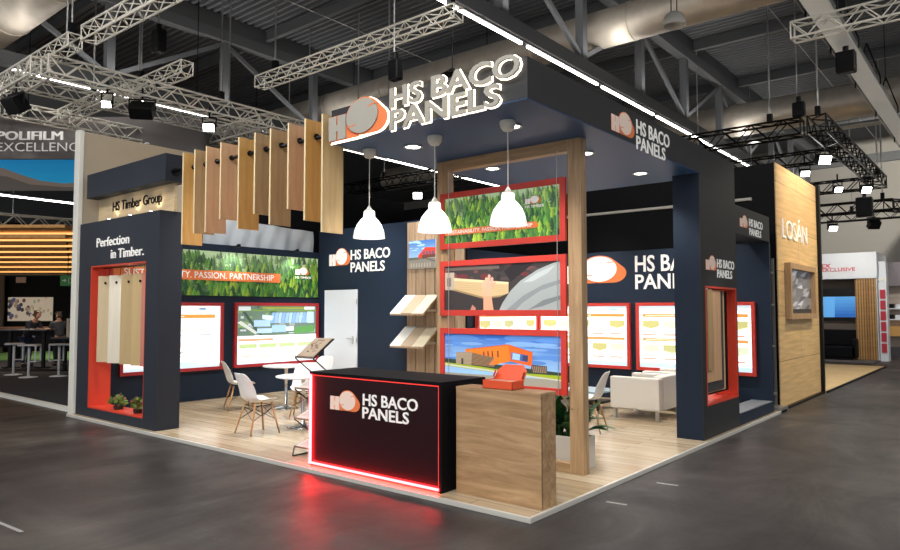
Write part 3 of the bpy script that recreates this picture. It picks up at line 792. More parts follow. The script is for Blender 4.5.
# grey fabric sheet hung behind the planks
mb = MB(); N = 60
def fab(i, j):
    a = 2.4 + 2.66 * i / N; z = 2.94 + (.56 - .10 * (i / N)) * j / 6
    return (-8.93 + .035 * math.sin(i * .33 + j * .35) + .015 * math.sin(i * .8 - j * .5), a, z)
mb.add([fab(i, j) for i in range(N + 1) for j in range(7)], [(i * 7 + j, i * 7 + 7 + j, i * 7 + 8 + j, i * 7 + 1 + j) for i in range(N) for j in range(6)])
tag(mb.build('fabric_sheet', M['fabric'], smooth=True, loc=(-8.93, 2.7, 2.94)), 'wrinkled pale grey fabric sheet hung above the forest banner', 'fabric')

# ---- tall beige side panel at the far left and black walls of the neighbours
t = thing('side_panel', 'tall beige side wall panel with cream front edge at the left of the booth', 'panel', (-8.86, 1.2, 0))
MB().box(-8.98, -8.83, .16, 2.3, 0, 4.63).build('board', M['beige'], t)
MB().box(-9.0, -8.82, .08, .16, GZ, 4.65).build('edge_post', M['postwhite'], t, bevel=.01)
t = thing('black_partition', 'tall black partition wall rising behind the whole booth', 'partition', (-4.5, 8.1, 0))
MB().box(-8.95, -.12, 8.0, 8.12, 0, 4.22).build('back_board', M['black'], t)
MB().box(-9.12, -9.03, 2.35, 8.12, 0, 4.42).build('side_board', M['black'], t)
MB().tube((-8.9, 7.97, 3.62), (-.5, 7.97, 3.62), .028).build('white_tube', M['cap_white'], t)

# ---- storage room
tag(MB().box(-8.73, -7.50 - .0 + .02, 5.08, 5.14, 2.11, 3.4).box(-7.48, -4.6, 5.08, 5.14, 0, 3.4).box(-8.73, -8.52, 5.08, 5.14, 0, 2.11).box(-4.66, -4.6, 5.14, 7.42, 0, 2.78).build('wall_storage', M['navy']), kind='structure')
WS = [o for o in COL.objects if o.name == 'wall_storage'][0]
PD = facing_front(5.08)
logo(PD, -8.38, 2.62, .66, .37, .0, .012, WS)
lettering('HS BACO', PD, -7.70, -6.55, 2.72, 2.93, .0, .012, M['logo_white'], WS, bold=.014)
lettering('PANELS', PD, -7.70, -6.70, 2.46, 2.67, .0, .012, M['logo_white'], WS, bold=.014)
d = tag(MB().box(-8.51, -7.49, 5.06, 5.10, .01, 2.10).build('door_1', M['door_white'], bevel=.004), kind='structure')
mb = MB().obox((-7.60, 5.055, 1.05), (.02, 0, 0), (0, .008, 0), (0, 0, .08)).path([(-7.60, 5.05, 1.08), (-7.60, 5.0, 1.08), (-7.73, 5.0, 1.08)], .011)
mb.build('door_handle', M['steel'], d)
mb = MB()
for z in (.3, 1.05, 1.85): mb.tube((-7.485, 5.05, z - .05), (-7.485, 5.05, z + .05), .012)
mb.build('door_hinge', M['steel'], d)
# slat panel right of the door wall
t = thing('oak_cladding', 'vertical oak slat cladding on the storage wall behind the oak portal', 'slat panel', (-5.3, 5.05, 0))
MB().box(-6.03, -4.6, 5.05, 5.08, 0, 3.36).build('backing', M['black'], t)
for i in range(6):
    x0 = -6.03 + i * .2385
    MB().box(x0, x0 + .218, 5.02, 5.05, 0, 3.36).build('slat', M['slatwood'], t)
t = thing('framed_photo', 'small photo of a red building fixed to the oak slats above the shelves', 'picture', (-5.63, 5.01, 2.45))
MB().box(-5.97, -5.29, 5.0, 5.02, 2.455, 2.995).build('board', M['white_paint'], t)
small_building(sub(facing_front(5.0), -5.97, 2.455, .68, .54)).build('photo_print', M['print'], t)
for z, lab in ((1.62, 'upper sloping sample shelf on the oak slats'), (1.02, 'lower sloping sample shelf on the oak slats')):
    t = thing('sample_shelf', lab + ' with three pale panel samples', 'shelf', (-5.65, 4.85, z), group='sample shelves')
    P0 = lambda x, s, o: (x, 5.0 - s * .42, z + .32 - s * .34 + o)
    mb = MB(); mb.prism([(-6.06, 0), (-5.22, 0), (-5.22, 1), (-6.06, 1)], P0, -.03, 0); mb.build('shelf_board', M['slatwood'], t)
    mb = MB().box(-6.0, -5.97, 4.7, 5.02, z + .02, z + .06).box(-5.3, -5.27, 4.7, 5.02, z + .02, z + .06); mb.build('bracket', M['steel'], t)
    for i, c in enumerate(((222, 224, 220), (178, 160, 136), (206, 196, 172))):
        MB().prism([(-6.06 + i * .28, 0), (-5.79 + i * .28, 0), (-5.79 + i * .28, 1), (-6.06 + i * .28, 1)], P0, .001, .016).build('panel_sample', flat('sample_%d' % i, S(*c), .5), t)
# lightbox on the storage side wall
lightbox(facing_right(-4.6), 5.3, 7.38, .56, 1.80, 'backlit poster on the storage side wall seen through the gap in the oak portal', 'grid', 5)

# ---- right back wall
tag(MB().box(-4.6, -.09, 7.42, 7.5, 0, 2.78).build('wall_back', M['navy'], bevel=.004), kind='structure')
WB = [o for o in COL.objects if o.name == 'wall_back'][0]
PB = facing_front(7.42)
logo(PB, -4.0, 2.19, 1.38, .53, .0, .015, WB)
lettering('HS BACO', PB, -2.44, -1.02, 2.37, 2.68, .0, .015, M['logo_white'], WB, bold=.016)
lettering('PANELS', PB, -2.44, -1.22, 2.05, 2.33, .0, .015, M['logo_white'], WB, bold=.016)
lightbox(PB, -4.55, -2.54, .56, 1.80, 'backlit poster on the back wall right of the oak portal', 'grid', 8)
lightbox(PB, -2.42, -.32, .56, 1.80, 'backlit poster on the back wall partly hidden by the navy column', 'grid', 9)

# ---- header canopy with illuminated sign
t = thing('header_canopy', 'charcoal overhead canopy with navy soffit and glowing company sign', 'canopy', (-1.3, 2.3, 3.44))
X0, X1, Y0, Y1, Z0, Z1 = -2.57, -.078, .12, 4.5, 3.437, 3.80
mb = MB().box(X0, X1, Y0, Y1, Z0 + .01, Z1).box(-.43, X1, Y1, 5.632, Z0 + .01, Z1)
mb.build('fascia', M['fascia'], t)
MB().box(X0 + .004, X1 - .004, Y0 + .004, Y1 - .002, Z0, Z0 + .012).build('soffit', M['navy_soffit'], t)
PH = facing_front(Y0); PR = facing_right(X1)
for s, a0, a1, b0, b1 in (('HS BACO', -1.645, -.12, 3.635, 3.835), ('PANELS', -1.645, -.33, 3.415, 3.615)):
    lettering(s, PH, a0, a1, b0, b1, .035, .06, M['sign_grey'], t, 'sign_letter', bold=.016, split=True)
    lettering(s, PH, a0 - .008, a1 + .008, b0 - .008, b1 + .008, .016, .026, M['halo'], t, 'letter_halo', bold=.030, split=True)
logo(PH, -2.55, 3.445, .86, .385, .035, .06, t, white=M['sign_grey'], rim=.02, halo=True)
logo(PR, 1.67, 3.49, .55, .25, .0, .006, t, white=M['logo_pale'])
lettering('HS BACO', PR, 2.27, 3.19, 3.57, 3.73, .0, .006, M['logo_white'], t, bold=.014)
lettering('PANELS', PR, 2.265, 3.06, 3.40, 3.55, .0, .006, M['logo_white'], t, bold=.014)
for i, xx in enumerate((-1.96, -.67)):
    for j, yy in enumerate((.75, 2.22, 3.70)):
        dl = bpy.data.objects.new('downlight', None); link(dl); dl.parent = t
        MB().lathe([(.075, Z0 - .002), (.10, Z0 - .002), (.105, Z0 - .012), (.08, Z0 - .014)], (xx, yy, 0), 24).build('trim_ring', M['cap_white'], dl)
        MB().lathe([(.001, Z0 - .006), (.078, Z0 - .006), (.078, Z0 - .0065)], (xx, yy, 0), 24).build('lens', M['down'], dl)

# ---- display column on the right (window box with panel samples)
t = thing('display_column', 'navy and charcoal column with red lined window holding panel samples', 'column', (-.25, 4.9, 0))
xa, xb, ya, yb = -.43, -.078, 4.166, 5.632; zt = 3.445
mb = MB().box(xa, xb - .012, ya, 4.31, 0, zt).box(xa, xb - .012, 5.592, yb, 0, zt).box(xa, xb - .012, 4.31, 5.592, 0, .42).box(xa, xb - .012, 4.31, 5.592, 1.975, zt)
mb.build('body', M['navy'], t)
mb = MB().box(xb - .012, xb, ya, 4.31, 0, zt).box(xb - .012, xb, 5.592, yb, 0, zt).box(xb - .012, xb, 4.31, 5.592, 0, .42).box(xb - .012, xb, 4.31, 5.592, 1.975, zt)
mb.build('facing', M['fascia'], t)
mb = MB().box(xa, xb + .003, 4.31, 4.33, .42, 1.975).box(xa, xb + .003, 5.56, 5.592, .42, 1.975).box(xa, xb + .003, 4.33, 5.56, .42, .445).box(xa, xb + .003, 4.33, 5.56, 1.95, 1.975)
mb.build('window_lining', M['red'], t)
PC = facing_right(xb)
logo(PC, 4.35, 2.19, .42, .20, .0, .006, t, white=M['logo_pale'])
lettering('HS BACO', PC, 4.79, 5.52, 2.235, 2.355, .0, .006, M['logo_white'], t, bold=.014)
lettering('PANELS', PC, 4.79, 5.42, 2.10, 2.215, .0, .006, M['logo_white'], t, bold=.014)
samples = [((4.44, 4.64, .86), -.105, 'ply4', 'narrow brown sample board nearest the aisle in the column window'),
           ((4.42, 5.03, .705), -.13, 'ply3', 'wide pinkish beige sample board in the column window'),
           ((4.42, 5.20, .57), -.155, 'gris', 'dark grey sample board behind the beige one in the column window'),
           ((4.50, 5.33, .55), -.18, 'ply1', 'pale birch sample board behind the dark grey one in the column window'),
           ((4.60, 5.53, .52), -.205, 'black', 'black sample board at the back of the column window')]
M['gris'] = flat('grey_board', S(58, 58, 60), .5)
for (y0, y1, z0), x, mt, lab in samples:
    o = tag(MB().box(x - .012, x + .012, y0, y1, z0, 1.93).build('sample_board', M[mt], loc=(x, y0, z0), bevel=.002), lab, 'panel sample', 'samples in the column window')
    MB().tube((x, (y0 + y1) / 2, 1.90), (x, (y0 + y1) / 2, 1.952), .006).build('hanging_hook', M['metal_black'], o)

# ---- portal next to the column
t = thing('portal_frame', 'low charcoal portal with company sign between the column and the veneer tower', 'portal', (-.25, 6.5, 0))
MB().box(xa, xb, 5.632, 7.42, 2.785, 3.2).build('beam', M['fascia'], t)
MB().box(xa, xb, 5.632, 7.42, 0, .165).build('sill', M['navy'], t)
MB().box(xa + .01, xb - .012, 5.64, 7.41, .165, .175).build('sill_top', flat('sill_grey', S(120, 124, 130), .4), t)
PC2 = facing_right(xb)
logo(PC2, 5.84, 2.90, .40, .19, .0, .006, t, white=M['logo_pale'])
lettering('HS BACO', PC2, 6.30, 7.02, 2.945, 3.065, .0, .006, M['logo_white'], t, bold=.014)
lettering('PANELS', PC2, 6.30, 6.93, 2.81, 2.92, .0, .006, M['logo_white'], t, bold=.014)

# ---- oak portal with three framed pictures
t = thing('oak_portal', 'tall light oak portal frame standing behind the reception counter', 'frame', (-1.33, 1.6, 0))
MB().box(-.52, -.364, 1.55, 1.664, 0, 3.436).build('post', M['oak'], t, bevel=.003)
MB().box(-2.30, -2.14, 1.55, 1.664, 0, 3.436).build('post', M['oak'], t, bevel=.003)
MB().box(-2.14, -.52, 1.55, 1.664, 3.315, 3.436).build('top_beam', M['oak_h'], t)
MB().box(-2.14, -.52, 1.55, 1.664, 0, .095).build('bottom_beam', M['oak_h'], t)
mb = MB()
for x in (-2.08, -.62): mb.tube((x, 1.50, .785), (x, 1.50, 3.31), .004, n=6).tube((x, 1.50, 3.31), (x, 1.56, 3.33), .004, n=6)
mb.build('suspension_wire', M['steel'], t)
def framed(z0, z1, pic, label, off):
    q = thing('framed_picture', label, 'picture', (-1.38, 1.54, z0), group='red framed pictures on the oak portal')
    a0, a1, w = -2.225, -.53, .066; y0, y1 = 1.51, 1.548
    mb = MB().box(a0, a0 + w, y0, y1, z0, z1).box(a1 - w, a1, y0, y1, z0, z1).box(a0 + w, a1 - w, y0, y1, z0, z0 + w).box(a0 + w, a1 - w, y0, y1, z1 - w, z1)
    mb.build('frame', M['redframe'], q, bevel=.003)
    MB().box(a0 + w, a1 - w, y0 + .02, y1, z0 + w, z1 - w).build('backing_board', M['white_paint'], q)
    P = sub(facing_front(y0 + .02), a0 + w, z0 + w, a1 - a0 - 2 * w, z1 - z0 - 2 * w)
    pic(P).build('picture_print', M['print'], q)
    return q
q = framed(2.375, 3.04, lambda P: forest(P, 2.9, 33, 620, 1.15), 'top red framed picture of a green forest with an orange slogan strip', 0)
PF = facing_front(1.53)
MB().prism([(-2.15, 2.535), (-.88, 2.535), (-.85, 2.56), (-.88, 2.605), (-2.15, 2.605)], PF, .014, .017).build('orange_strip', M['orange'], q)
lettering('SUSTAINABILITY. PASSION. PARTNERSHIP', PF, -2.10, -.93, 2.55, 2.592, .0172, .019, M['logo_white'], q, bold=.006)
logo(PF, -1.02, 2.80, .20, .085, .014, .018, q)
lettering('HS TIMBER', PF, -1.02, -.78, 2.755, 2.785, .014, .018, M['logo_white'], q, bold=.006)
framed(1.595, 2.237, handwork, 'middle red framed picture of a hand holding a wooden beam', 0)
framed(.785, 1.452, building, 'bottom red framed picture of an orange building under blue sky', 0)

# ---- three pendant lamps
ords = ('leftmost', 'middle', 'rightmost')
for k, (x, y) in enumerate(((-2.44, .56), (-1.50, .575), (-.605, .59))):
    zb = 2.452
    t = thing('pendant_lamp', ords[k] + ' of the three white bell pendant lamps hanging over the counter', 'lamp', (x, y, zb), group='pendant lamps over the counter')
    prof = [(.048, .285), (.056, .30), (.062, .285), (.064, .235), (.098, .20), (.135, .15), (.162, .08), (.176, 0), (.170, 0), (.155, .08), (.12, .15), (.085, .195)]
    MB().lathe(prof, (x, y, zb), 36).build('lamp_shade', M['shade'], t, smooth=True)
    MB().lathe([(.0, .29), (.05, .298), (.02, .34), (.008, .36)], (x, y, zb), 20).build('socket_cap', M['cap_white'], t, smooth=True)
    MB().tube((x, y, zb + .34), (x, y, 3.36), .005, n=6).build('cable', M['cap_white'], t)
    MB().lathe([(.075, 3.437), (.078, 3.42), (.068, 3.375), (.045, 3.345), (.0, 3.335)], (x, y, 0), 24).build('ceiling_cup', M['cap_white'], t, smooth=True)
    o = MB().lathe([(.0, .085), (.03, .09), (.042, .12), (.03, .16), (.018, .2), (.018, .26)], (x, y, zb), 16).build('bulb', M['down'], t, smooth=True)

# ---- reception counter: black box with red LED edge
M['counter_face'] = flat('counter_face', S(38, 15, 20), .35, spec=.2, vary=.02)
t = thing('reception_counter', 'black reception counter with red glowing edge and company logo', 'counter', (-1.97, .4, 0))
bx0, bx1, by0, by1, bh = -2.90, -1.032, .119, .80, 1.0
MB().box(bx0 + .035, bx1 - .03, by0 + .03, by1, .015, bh - .03).build('body', M['gloss_black'], t)
MB().box(bx0, bx1, by0 + .006, by1, bh - .03, bh).build('counter_top', M['black'], t, bevel=.003)
MB().box(bx0 + .05, bx1 - .045, by0 + .016, by0 + .03, .06, bh - .045).build('front_panel', M['counter_face'], t)
MB().box(bx1 - .03, bx1, by0 + .006, by1, .0, bh - .03).build('side_panel', M['black'], t)
MB().box(bx0, bx0 + .035, by0 + .03, by1, .0, bh - .03).build('side_panel', M['black'], t)
MB().box(bx0 + .010, bx0 + .032, by0 - .006, by0 + .016, .028, bh - .034).build('led_strip', M['red_led'], t)['label'] = 'bright red vertical light strip'
MB().box(bx0 + .004, bx1 - .032, by0 - .006, by0 + .016, .02, .038).build('led_strip', M['red_led'], t)['label'] = 'bright red bottom light strip'
MB().box(bx0 + .034, bx1 - .032, by0 + .01, by0 + .022, bh - .044, bh - .034).build('led_strip', M['red_led_dim'], t)['label'] = 'dim red top light strip'
MB().box(bx1 - .042, bx1 - .034, by0 + .01, by0 + .022, .042, bh - .034).build('led_strip', M['red_led_dim'], t)['label'] = 'dim red right light strip'
PK = facing_front(by0 + .016)
logo(PK, -2.565, .625, .45, .21, .0, .008, t, white=M['logo_pale'])
lettering('HS BACO', PK, -2.07, -1.325, .705, .822, .0, .008, M['logo_white'], t, bold=.014)
lettering('PANELS', PK, -2.075, -1.44, .575, .69, .0, .008, M['logo_white'], t, bold=.014)
t = thing('wooden_counter', 'oak veneered counter block attached at the right of the black counter', 'counter', (-.5, .36, 0))
MB().box(-.96, -.054, .252, .49, 0, .935).build('body', M['counter_wood'], t)
MB().box(-.963, -.051, .249, .493, .935, .961).build('counter_top', M['counter_wood'], t, bevel=.002)
MB().box(-.0535, -.0525, .268, .272, 0, .935).build('edge_joint', M['screen_dark'], t)
# open orange gift box on it
t = thing('gift_box', 'open orange cardboard box standing on the oak counter', 'box', (-.52, .37, .961))
z = .961
mb = MB().box(-.68, -.36, .28, .284, z, z + .075).box(-.68, -.36, .456, .46, z, z + .075).box(-.68, -.676, .28, .46, z, z + .075).box(-.364, -.36, .28, .46, z, z + .075).box(-.68, -.36, .28, .46, z, z + .006)
mb.build('tray', M['boxorange'], t)
MB().box(-.675, -.365, .285, .455, z + .05, z + .068).build('inlay', M['boxpale'], t)
mb = MB(); L = lambda a, s, o: (a, .46 + s * .09 + o * .9, z + .07 + s * .13 - o * .4)
mb.prism([(-.68, 0), (-.36, 0), (-.36, .6), (-.42, 1), (-.62, 1), (-.68, .6)], L, 0, .006)
mb.build('lid', M['boxorange'], t)
mb = MB().add([(-.68, .46, z + .075), (-.68, .49, z + .14), (-.65, .43, z + .16), (-.66, .41, z + .10)], [(0, 1, 2, 3)]).add([(-.36, .46, z + .075), (-.36, .50, z + .14), (-.335, .42, z + .15), (-.345, .40, z + .09)], [(0, 1, 2, 3)])
mb.build('lid_flap', M['boxorange'], t)

# ---- timber tower at the left
t = thing('timber_tower', 'navy tower with red lined window and white slogan at the left end of the booth', 'tower', (-7.46, .28, 0))
xl, xr, yf, yk, zt = -8.757, -6.166, .105, .45, 3.07
wl, wr, wb, wt = -8.33, -6.535, .135, 2.37
mb = MB().box(xl, wl, yf, yk, 0, zt).box(wr, xr, yf, yk, 0, zt).box(wl, wr, yf, yk, 0, wb).box(wl, wr, yf, yk, wt, zt)
mb.build('body', M['tower'], t)
mb = MB().box(wl, wl + .02, yf + .004, yk, wb, wt).box(wr - .02, wr, yf + .004, yk, wb, wt).box(wl + .02, wr - .02, yf + .004, yk, wb, wb + .02).box(wl + .02, wr - .02, yf + .004, yk, wt - .02, wt)
mb.build('window_lining', M['red'], t)
PT = facing_front(yf)
lettering('Perfection', PT, -8.12, -7.05, 2.655, 2.80, .0, .012, M['logo_white'], t, bold=.004)
lettering('in Timber.', PT, -7.62, -6.60, 2.455, 2.595, .0, .012, M['logo_white'], t, bold=.004)
mb = MB().tube((wl + .02, .30, 2.34), (wr - .02, .30, 2.34), .008); mb.build('hanging_rail', M['metal_black'], t)
cols = [('brd1', (206, 186, 150)), ('brd2', (222, 214, 196)), ('brd3', (188, 164, 118)), ('brd4', (198, 172, 124)), ('brd5', (198, 128, 110))]
for k, xx in enumerate((-8.22, -7.84, -7.44, -7.08, -6.80)):
    mt = wood(cols[k][0], S(*[int(c * .95) for c in cols[k][1]]), S(*cols[k][1]), (10, 10, .8), .5)
    o = tag(MB().obox((xx + .13, .285, 1.53), (.155, .085, 0), (-.007, .013, 0), (0, 0, .68)).build('timber_board', mt, loc=(xx + .13, .285, .85), bevel=.002),
            ('leftmost beige', 'second from left creamy white', 'middle tan', 'fourth from left light oak', 'rightmost pinkish')[k] + ' timber board hanging in the red lined tower window', 'timber sample', 'timber boards in the tower window')
    MB().path([(xx + .13, .285, 2.20), (xx + .13, .30, 2.345)], .004).build('hook', M['metal_black'], o)
    MB().tube((xx + .10, .255, 2.10), (xx + .10, .235, 2.10), .018).build('finger_hole', M['black'], o)
# header box and wooden name board above the tower
t = thing('tower_header', 'charcoal box above the wooden name board on the left tower', 'header', (-7.4, .3, 3.5))
MB().box(-8.66, -6.13, .15, .48, 3.49, 3.88).build('box', M['tower'], t, bevel=.004)
t = thing('name_board', 'pale wooden board with dark company lettering lit from below', 'sign', (-7.4, .36, 3.07))
MB().box(-8.62, -6.2, .33, .37, 3.07, 3.49).build('board', M['signwood'], t)
lettering('HS Timber Group', facing_front(.33), -8.10, -6.55, 3.20, 3.40, .0, .012, M['black'], t, bold=.0)
for k, xx in enumerate((-7.95, -7.25, -6.62)):
    t = thing('uplight', ords[k] + ' tiny uplight in front of the wooden name board', 'light fitting', (xx, .2, 3.07), group='uplights on the tower')
    MB().tube((xx, .2, 3.07), (xx, .2, 3.10), .03, n=16).build('housing', M['metal_black'], t)
    MB().tube((xx, .2, 3.10), (xx, .2, 3.104), .024, n=16).build('lens', M['down'], t)
t = thing('spotlight', 'small bright spotlight on the right end of the tower header', 'light fitting', (-6.05, .52, 3.3))
MB().tube((-6.05, .5, 3.33), (-6.02, .45, 3.29), .03).build('head', M['metal_black'], t); MB().tube((-6.02, .45, 3.29), (-6.017, .446, 3.286), .026).build('lens', M['down'], t)
MB().path([(-6.05, .5, 3.33), (-6.14, .45, 3.5)], .01).build('arm', M['metal_black'], t)
# flowers in the tower window
def flower_tuft(c, seed, label):
    r = random.Random(seed); t = thing('flower_pot', label, 'plant', c, group='flower tufts in the tower window')
    MB().lathe([(.0, 0), (.06, 0), (.075, .06), (.065, .06), (.0, .05)], c, 16).build('pot', M['soil'], t)
    lf = MB(); fl = MB()
    for i in range(70):
        a = r.uniform(0, 2 * PI); e = r.uniform(.2, 1.4); R_ = r.uniform(.08, .17)
        p = Vector(c) + Vector((math.cos(a) * math.cos(e) * R_ * 1.2, math.sin(a) * math.cos(e) * R_ * .7, .06 + math.sin(e) * R_))
        d1 = Vector((r.uniform(-1, 1), r.uniform(-1, 1), r.uniform(-.3, 1))).normalized() * .045
        d2 = d1.cross(Vector((r.uniform(-1, 1), r.uniform(-1, 1), .3))).normalized() * .022
        (lf).poly([p - d1, p + d2, p + d1, p - d2])
        if i % 5 == 0: fl.lathe([(.0, -.014), (.016, 0), (.0, .014)], tuple(p + Vector((0, 0, .02))), 6)
    for i in range(8):
        a = r.uniform(0, 2 * PI); lf.tube((c[0], c[1], c[2] + .04), (c[0] + .1 * math.cos(a), c[1] + .06 * math.sin(a), c[2] + .15), .004, n=4)
    lf.build('foliage', M['leaf2'], t); fl.build('blossom', M['pinkflower'], t)
flower_tuft((-7.60, .26, .155), 2, 'left flower tuft on the red window sill of the tower')
flower_tuft((-6.98, .26, .155), 3, 'right flower tuft on the red window sill of the tower')

# ---- hanging planks on a pipe
t = thing('hanging_pipe', 'dark pipe carrying the row of hanging timber planks', 'pipe', (-4.4, .3, 3.63))
MB().tube((-6.13, .3, 3.64), (-2.57, .3, 3.61), .022, n=12).build('pipe_run', M['metal_black'], t, smooth=True)
for xx in (-6.13, -2.58): MB().tube((xx - .0, .3, 3.63), (xx + .012, .3, 3.63), .06, n=16).build('flange', M['metal_black'], t)
pos = ['leftmost', 'second from left', 'third from left', 'fourth from left', 'fifth from left', 'fifth from right', 'fourth from right', 'third from right', 'second from right', 'rightmost']
pm = ['ply2', 'ply4', 'ply3', 'ply3', 'ply2', 'ply4', 'ply4', 'ply3', 'ply2', 'ply1']
kd = ['amber', 'grey oak', 'pinkish', 'pinkish beige', 'golden', 'greyish oak', 'brownish oak', 'rosy', 'caramel', 'pale birch']
pz = [2.557, 2.685, 2.678, 2.823, 2.669, 2.822, 2.668, 2.819, 2.663, 2.509]
px = [-5.659, -5.362, -5.08, -4.743, -4.344, -4.006, -3.696, -3.355, -3.054, -2.758]
for k in range(10):
    t = thing('timber_plank', '%s %s plank of the row hanging from the dark pipe' % (pos[k], kd[k]), 'plank', (px[k], .3, pz[k]), group='hanging timber planks')
    MB().box(px[k] - .011, px[k] + .011, .156, .45, pz[k], 3.81).build('board', M[pm[k]], t)
    MB().box(px[k] - .012, px[k] + .012, .15, .156, pz[k], 3.81).build('edge_band', M['plyedge'], t)
    MB().tube((px[k] + .011, .3, 3.63), (px[k] + .03, .3, 3.63), .034, n=14).build('pipe_collar', M['metal_black'], t)

# ---- furniture: chairs
def make_chair():
    t = thing('shell_chair', 'x', 'chair', (0, 0, 0), group='white shell chairs with wooden legs')
    prof = [(.225, .425, .17), (.20, .442, .20), (.12, .437, .225), (.0, .425, .235), (-.10, .43, .235), (-.17, .455, .23), (-.205, .51, .225), (-.225, .58, .222), (-.25, .67, .215), (-.275, .75, .20), (-.29, .80, .17), (-.298, .825, .12)]
    nu = 10; rows = []
    for k, (f, z, w) in enumerate(prof):
        s = k / (len(prof) - 1); row = []
        for i in range(nu + 1):
            u = -1 + 2 * i / nu
            lift = .055 * u * u * max(0, 1 - abs(s - .25) * 2.2); fwd = .075 * u * u * max(0, 1 - abs(s - .65) * 2.4)
            row.append((u * w, f + fwd, z + lift - (.012 * abs(u) ** 3 if k == 0 else 0)))
        rows.append(row)
    mb = MB()
    for a, b in zip(rows, rows[1:]):
        for i in range(nu): mb.poly([a[i], a[i + 1], b[i + 1], b[i]])
    o = mb.build('seat_shell', M['white'], t)
    bm = bmesh.new(); bm.from_mesh(o.data); bmesh.ops.remove_doubles(bm, verts=bm.verts, dist=1e-5); bmesh.ops.recalc_face_normals(bm, faces=bm.faces); bm.to_mesh(o.data); bm.free()
    o.data.polygons.foreach_set('use_smooth', [True] * len(o.data.polygons))
    s = o.modifiers.new('thickness', 'SOLIDIFY'); s.thickness = .010
    s = o.modifiers.new('soft', 'SUBSURF'); s.levels = 1; s.render_levels = 1
    tops = {}
    for sx in (-1, 1):
        for sy in (-1, 1):
            a = (sx * .13, sy * .12 + .0, .41); b = (sx * .215, sy * .215 - .01, 0)
            MB().tube(b, a, .010, .015, n=10).build('leg', M['legwood'], t, smooth=True); tops[(sx, sy)] = (Vector(a), Vector(b))
    mb = MB()
    at_ = lambda k, f: tops[k][0].lerp(tops[k][1], f)
    for k1, k2 in (((-1, -1), (1, -1)), ((-1, 1), (1, 1)), ((-1, -1), (-1, 1)), ((1, -1), (1, 1))):
        mb.tube(at_(k1, .15), at_(k2, .55), .004, n=6); mb.tube(at_(k2, .15), at_(k1, .55), .004, n=6)
        mb.tube(at_(k1, .08), at_(k2, .08), .005, n=6)
    mb.build('leg_brace', M['metal_black'], t)
    return t
chairs = [((-4.99, .94), (.10, 1), 'white shell chair in front near the platform edge with back to the tower'),
          ((-7.10, 2.05), (.42, 1), 'white shell chair farthest left by the left wall posters'),
          ((-6.78, 3.42), (.15, -1), 'white shell chair behind the rear round table facing the aisle'),
          ((-5.62, 2.25), (.75, -.8), 'white shell chair between the two round tables'),
          ((-4.28, 1.75), (-1, -.35), 'white shell chair half hidden behind the brochure rack'),
          ((-1.60, 3.94), (-1, -.25), 'white shell chair right of the oak portal beside the white sofa')]
proto = make_chair()
for k, ((x, y), (fx, fy), lab) in enumerate(chairs):
    rz = math.atan2(fy, fx) - PI / 2
    if k == 0:
        first_args = (x, y, rz, lab)
    else:
        dup(proto, (x, y, 0), rz, lab)
proto.location = (first_args[0], first_args[1], 0); proto.rotation_euler = (0, 0, first_args[2]); proto['label'] = first_args[3]

def make_table():
    t = thing('bistro_table', 'x', 'table', (0, 0, 0), group='round white bistro tables')
    MB().lathe([(.0, .705), (.36, .705), (.385, .712), (.39, .72), (.385, .73), (.0, .73)], n=48).build('table_top', M['white_paint'], t)
    MB().lathe([(.05, .705), (.05, .68), (.028, .66), (.028, .06), (.06, .04)], n=24).build('column', M['chrome'], t, smooth=True)
    MB().lathe([(.06, .05), (.12, .035), (.20, .018), (.225, .0), (.0, .0)], n=40).build('foot_disc', M['chrome'], t, smooth=True)
    return t
tb = make_table(); tb.location = (-4.88, 1.62, 0); tb['label'] = 'round white bistro table nearer the platform edge beside the brochure rack'
dup(tb, (-6.60, 2.62, 0), 0, 'round white bistro table at the back near the left wall')
dup(tb, (-2.25, 3.75, 0), 0, 'round white bistro table behind the oak portal')

# ---- sofas
def sofa(x0, x1, y0, y1, label):
    t = thing('sofa', label, 'sofa', ((x0 + x1) / 2, (y0 + y1) / 2, 0), group='white leather sofas')
    MB().box(x0 + .02, x1 - .02, y0 + .1, y1 - .1, .15, .33).build('base', M['sofa'], t, bevel=.01)
    MB().box(x0, x1, y0, y0 + .14, .15, .635).build('armrest', M['sofa'], t, bevel=.02)
    MB().box(x0, x1, y1 - .14, y1, .15, .635).build('armrest', M['sofa'], t, bevel=.02)
    MB().box(x1 - .16, x1, y0 + .14, y1 - .14, .15, .66).build('backrest', M['sofa'], t, bevel=.02)
    n = 2 if y1 - y0 > 1.2 else 1; w = (y1 - y0 - .28) / n
    for i in range(n): MB().box(x0 + .0, x1 - .17, y0 + .145 + i * w, y0 + .135 + (i + 1) * w, .33, .45).build('seat_cushion', M['sofa'], t, bevel=.03)
    for px_ in (x0 + .06, x1 - .06):
        for py_ in (y0 + .06, y1 - .06): MB().box(px_ - .022, px_ + .022, py_ - .022, py_ + .022, 0, .155).build('leg', M['steel'], t)
sofa(-1.90, -1.10, 5.23, 6.15, 'white leather box armchair in the middle of the lounge with steel legs')
sofa(-1.90, -.75, 6.42, 7.3, 'white leather sofa at the back wall behind the nearer white armchair')
# low glass coffee table with magazines next to it
t = thing('coffee_table', 'low pale blue coffee table between shell chair and armchair', 'table', (-2.75, 6.0, 0))
MB().box(-3.2, -2.3, 5.6, 6.3, .28, .32).build('table_top', flat('pale_blue_top', S(170, 200, 214), .25), t, bevel=.005)
MB().box(-3.15, -2.35, 5.65, 6.25, .10, .13).build('shelf', M['metal_black'], t)
for a in (-3.15, -2.35):
    for b in (5.65, 6.25): MB().box(a - .02, a + .02, b - .02, b + .02, 0, .28).build('leg', M['metal_black'], t)

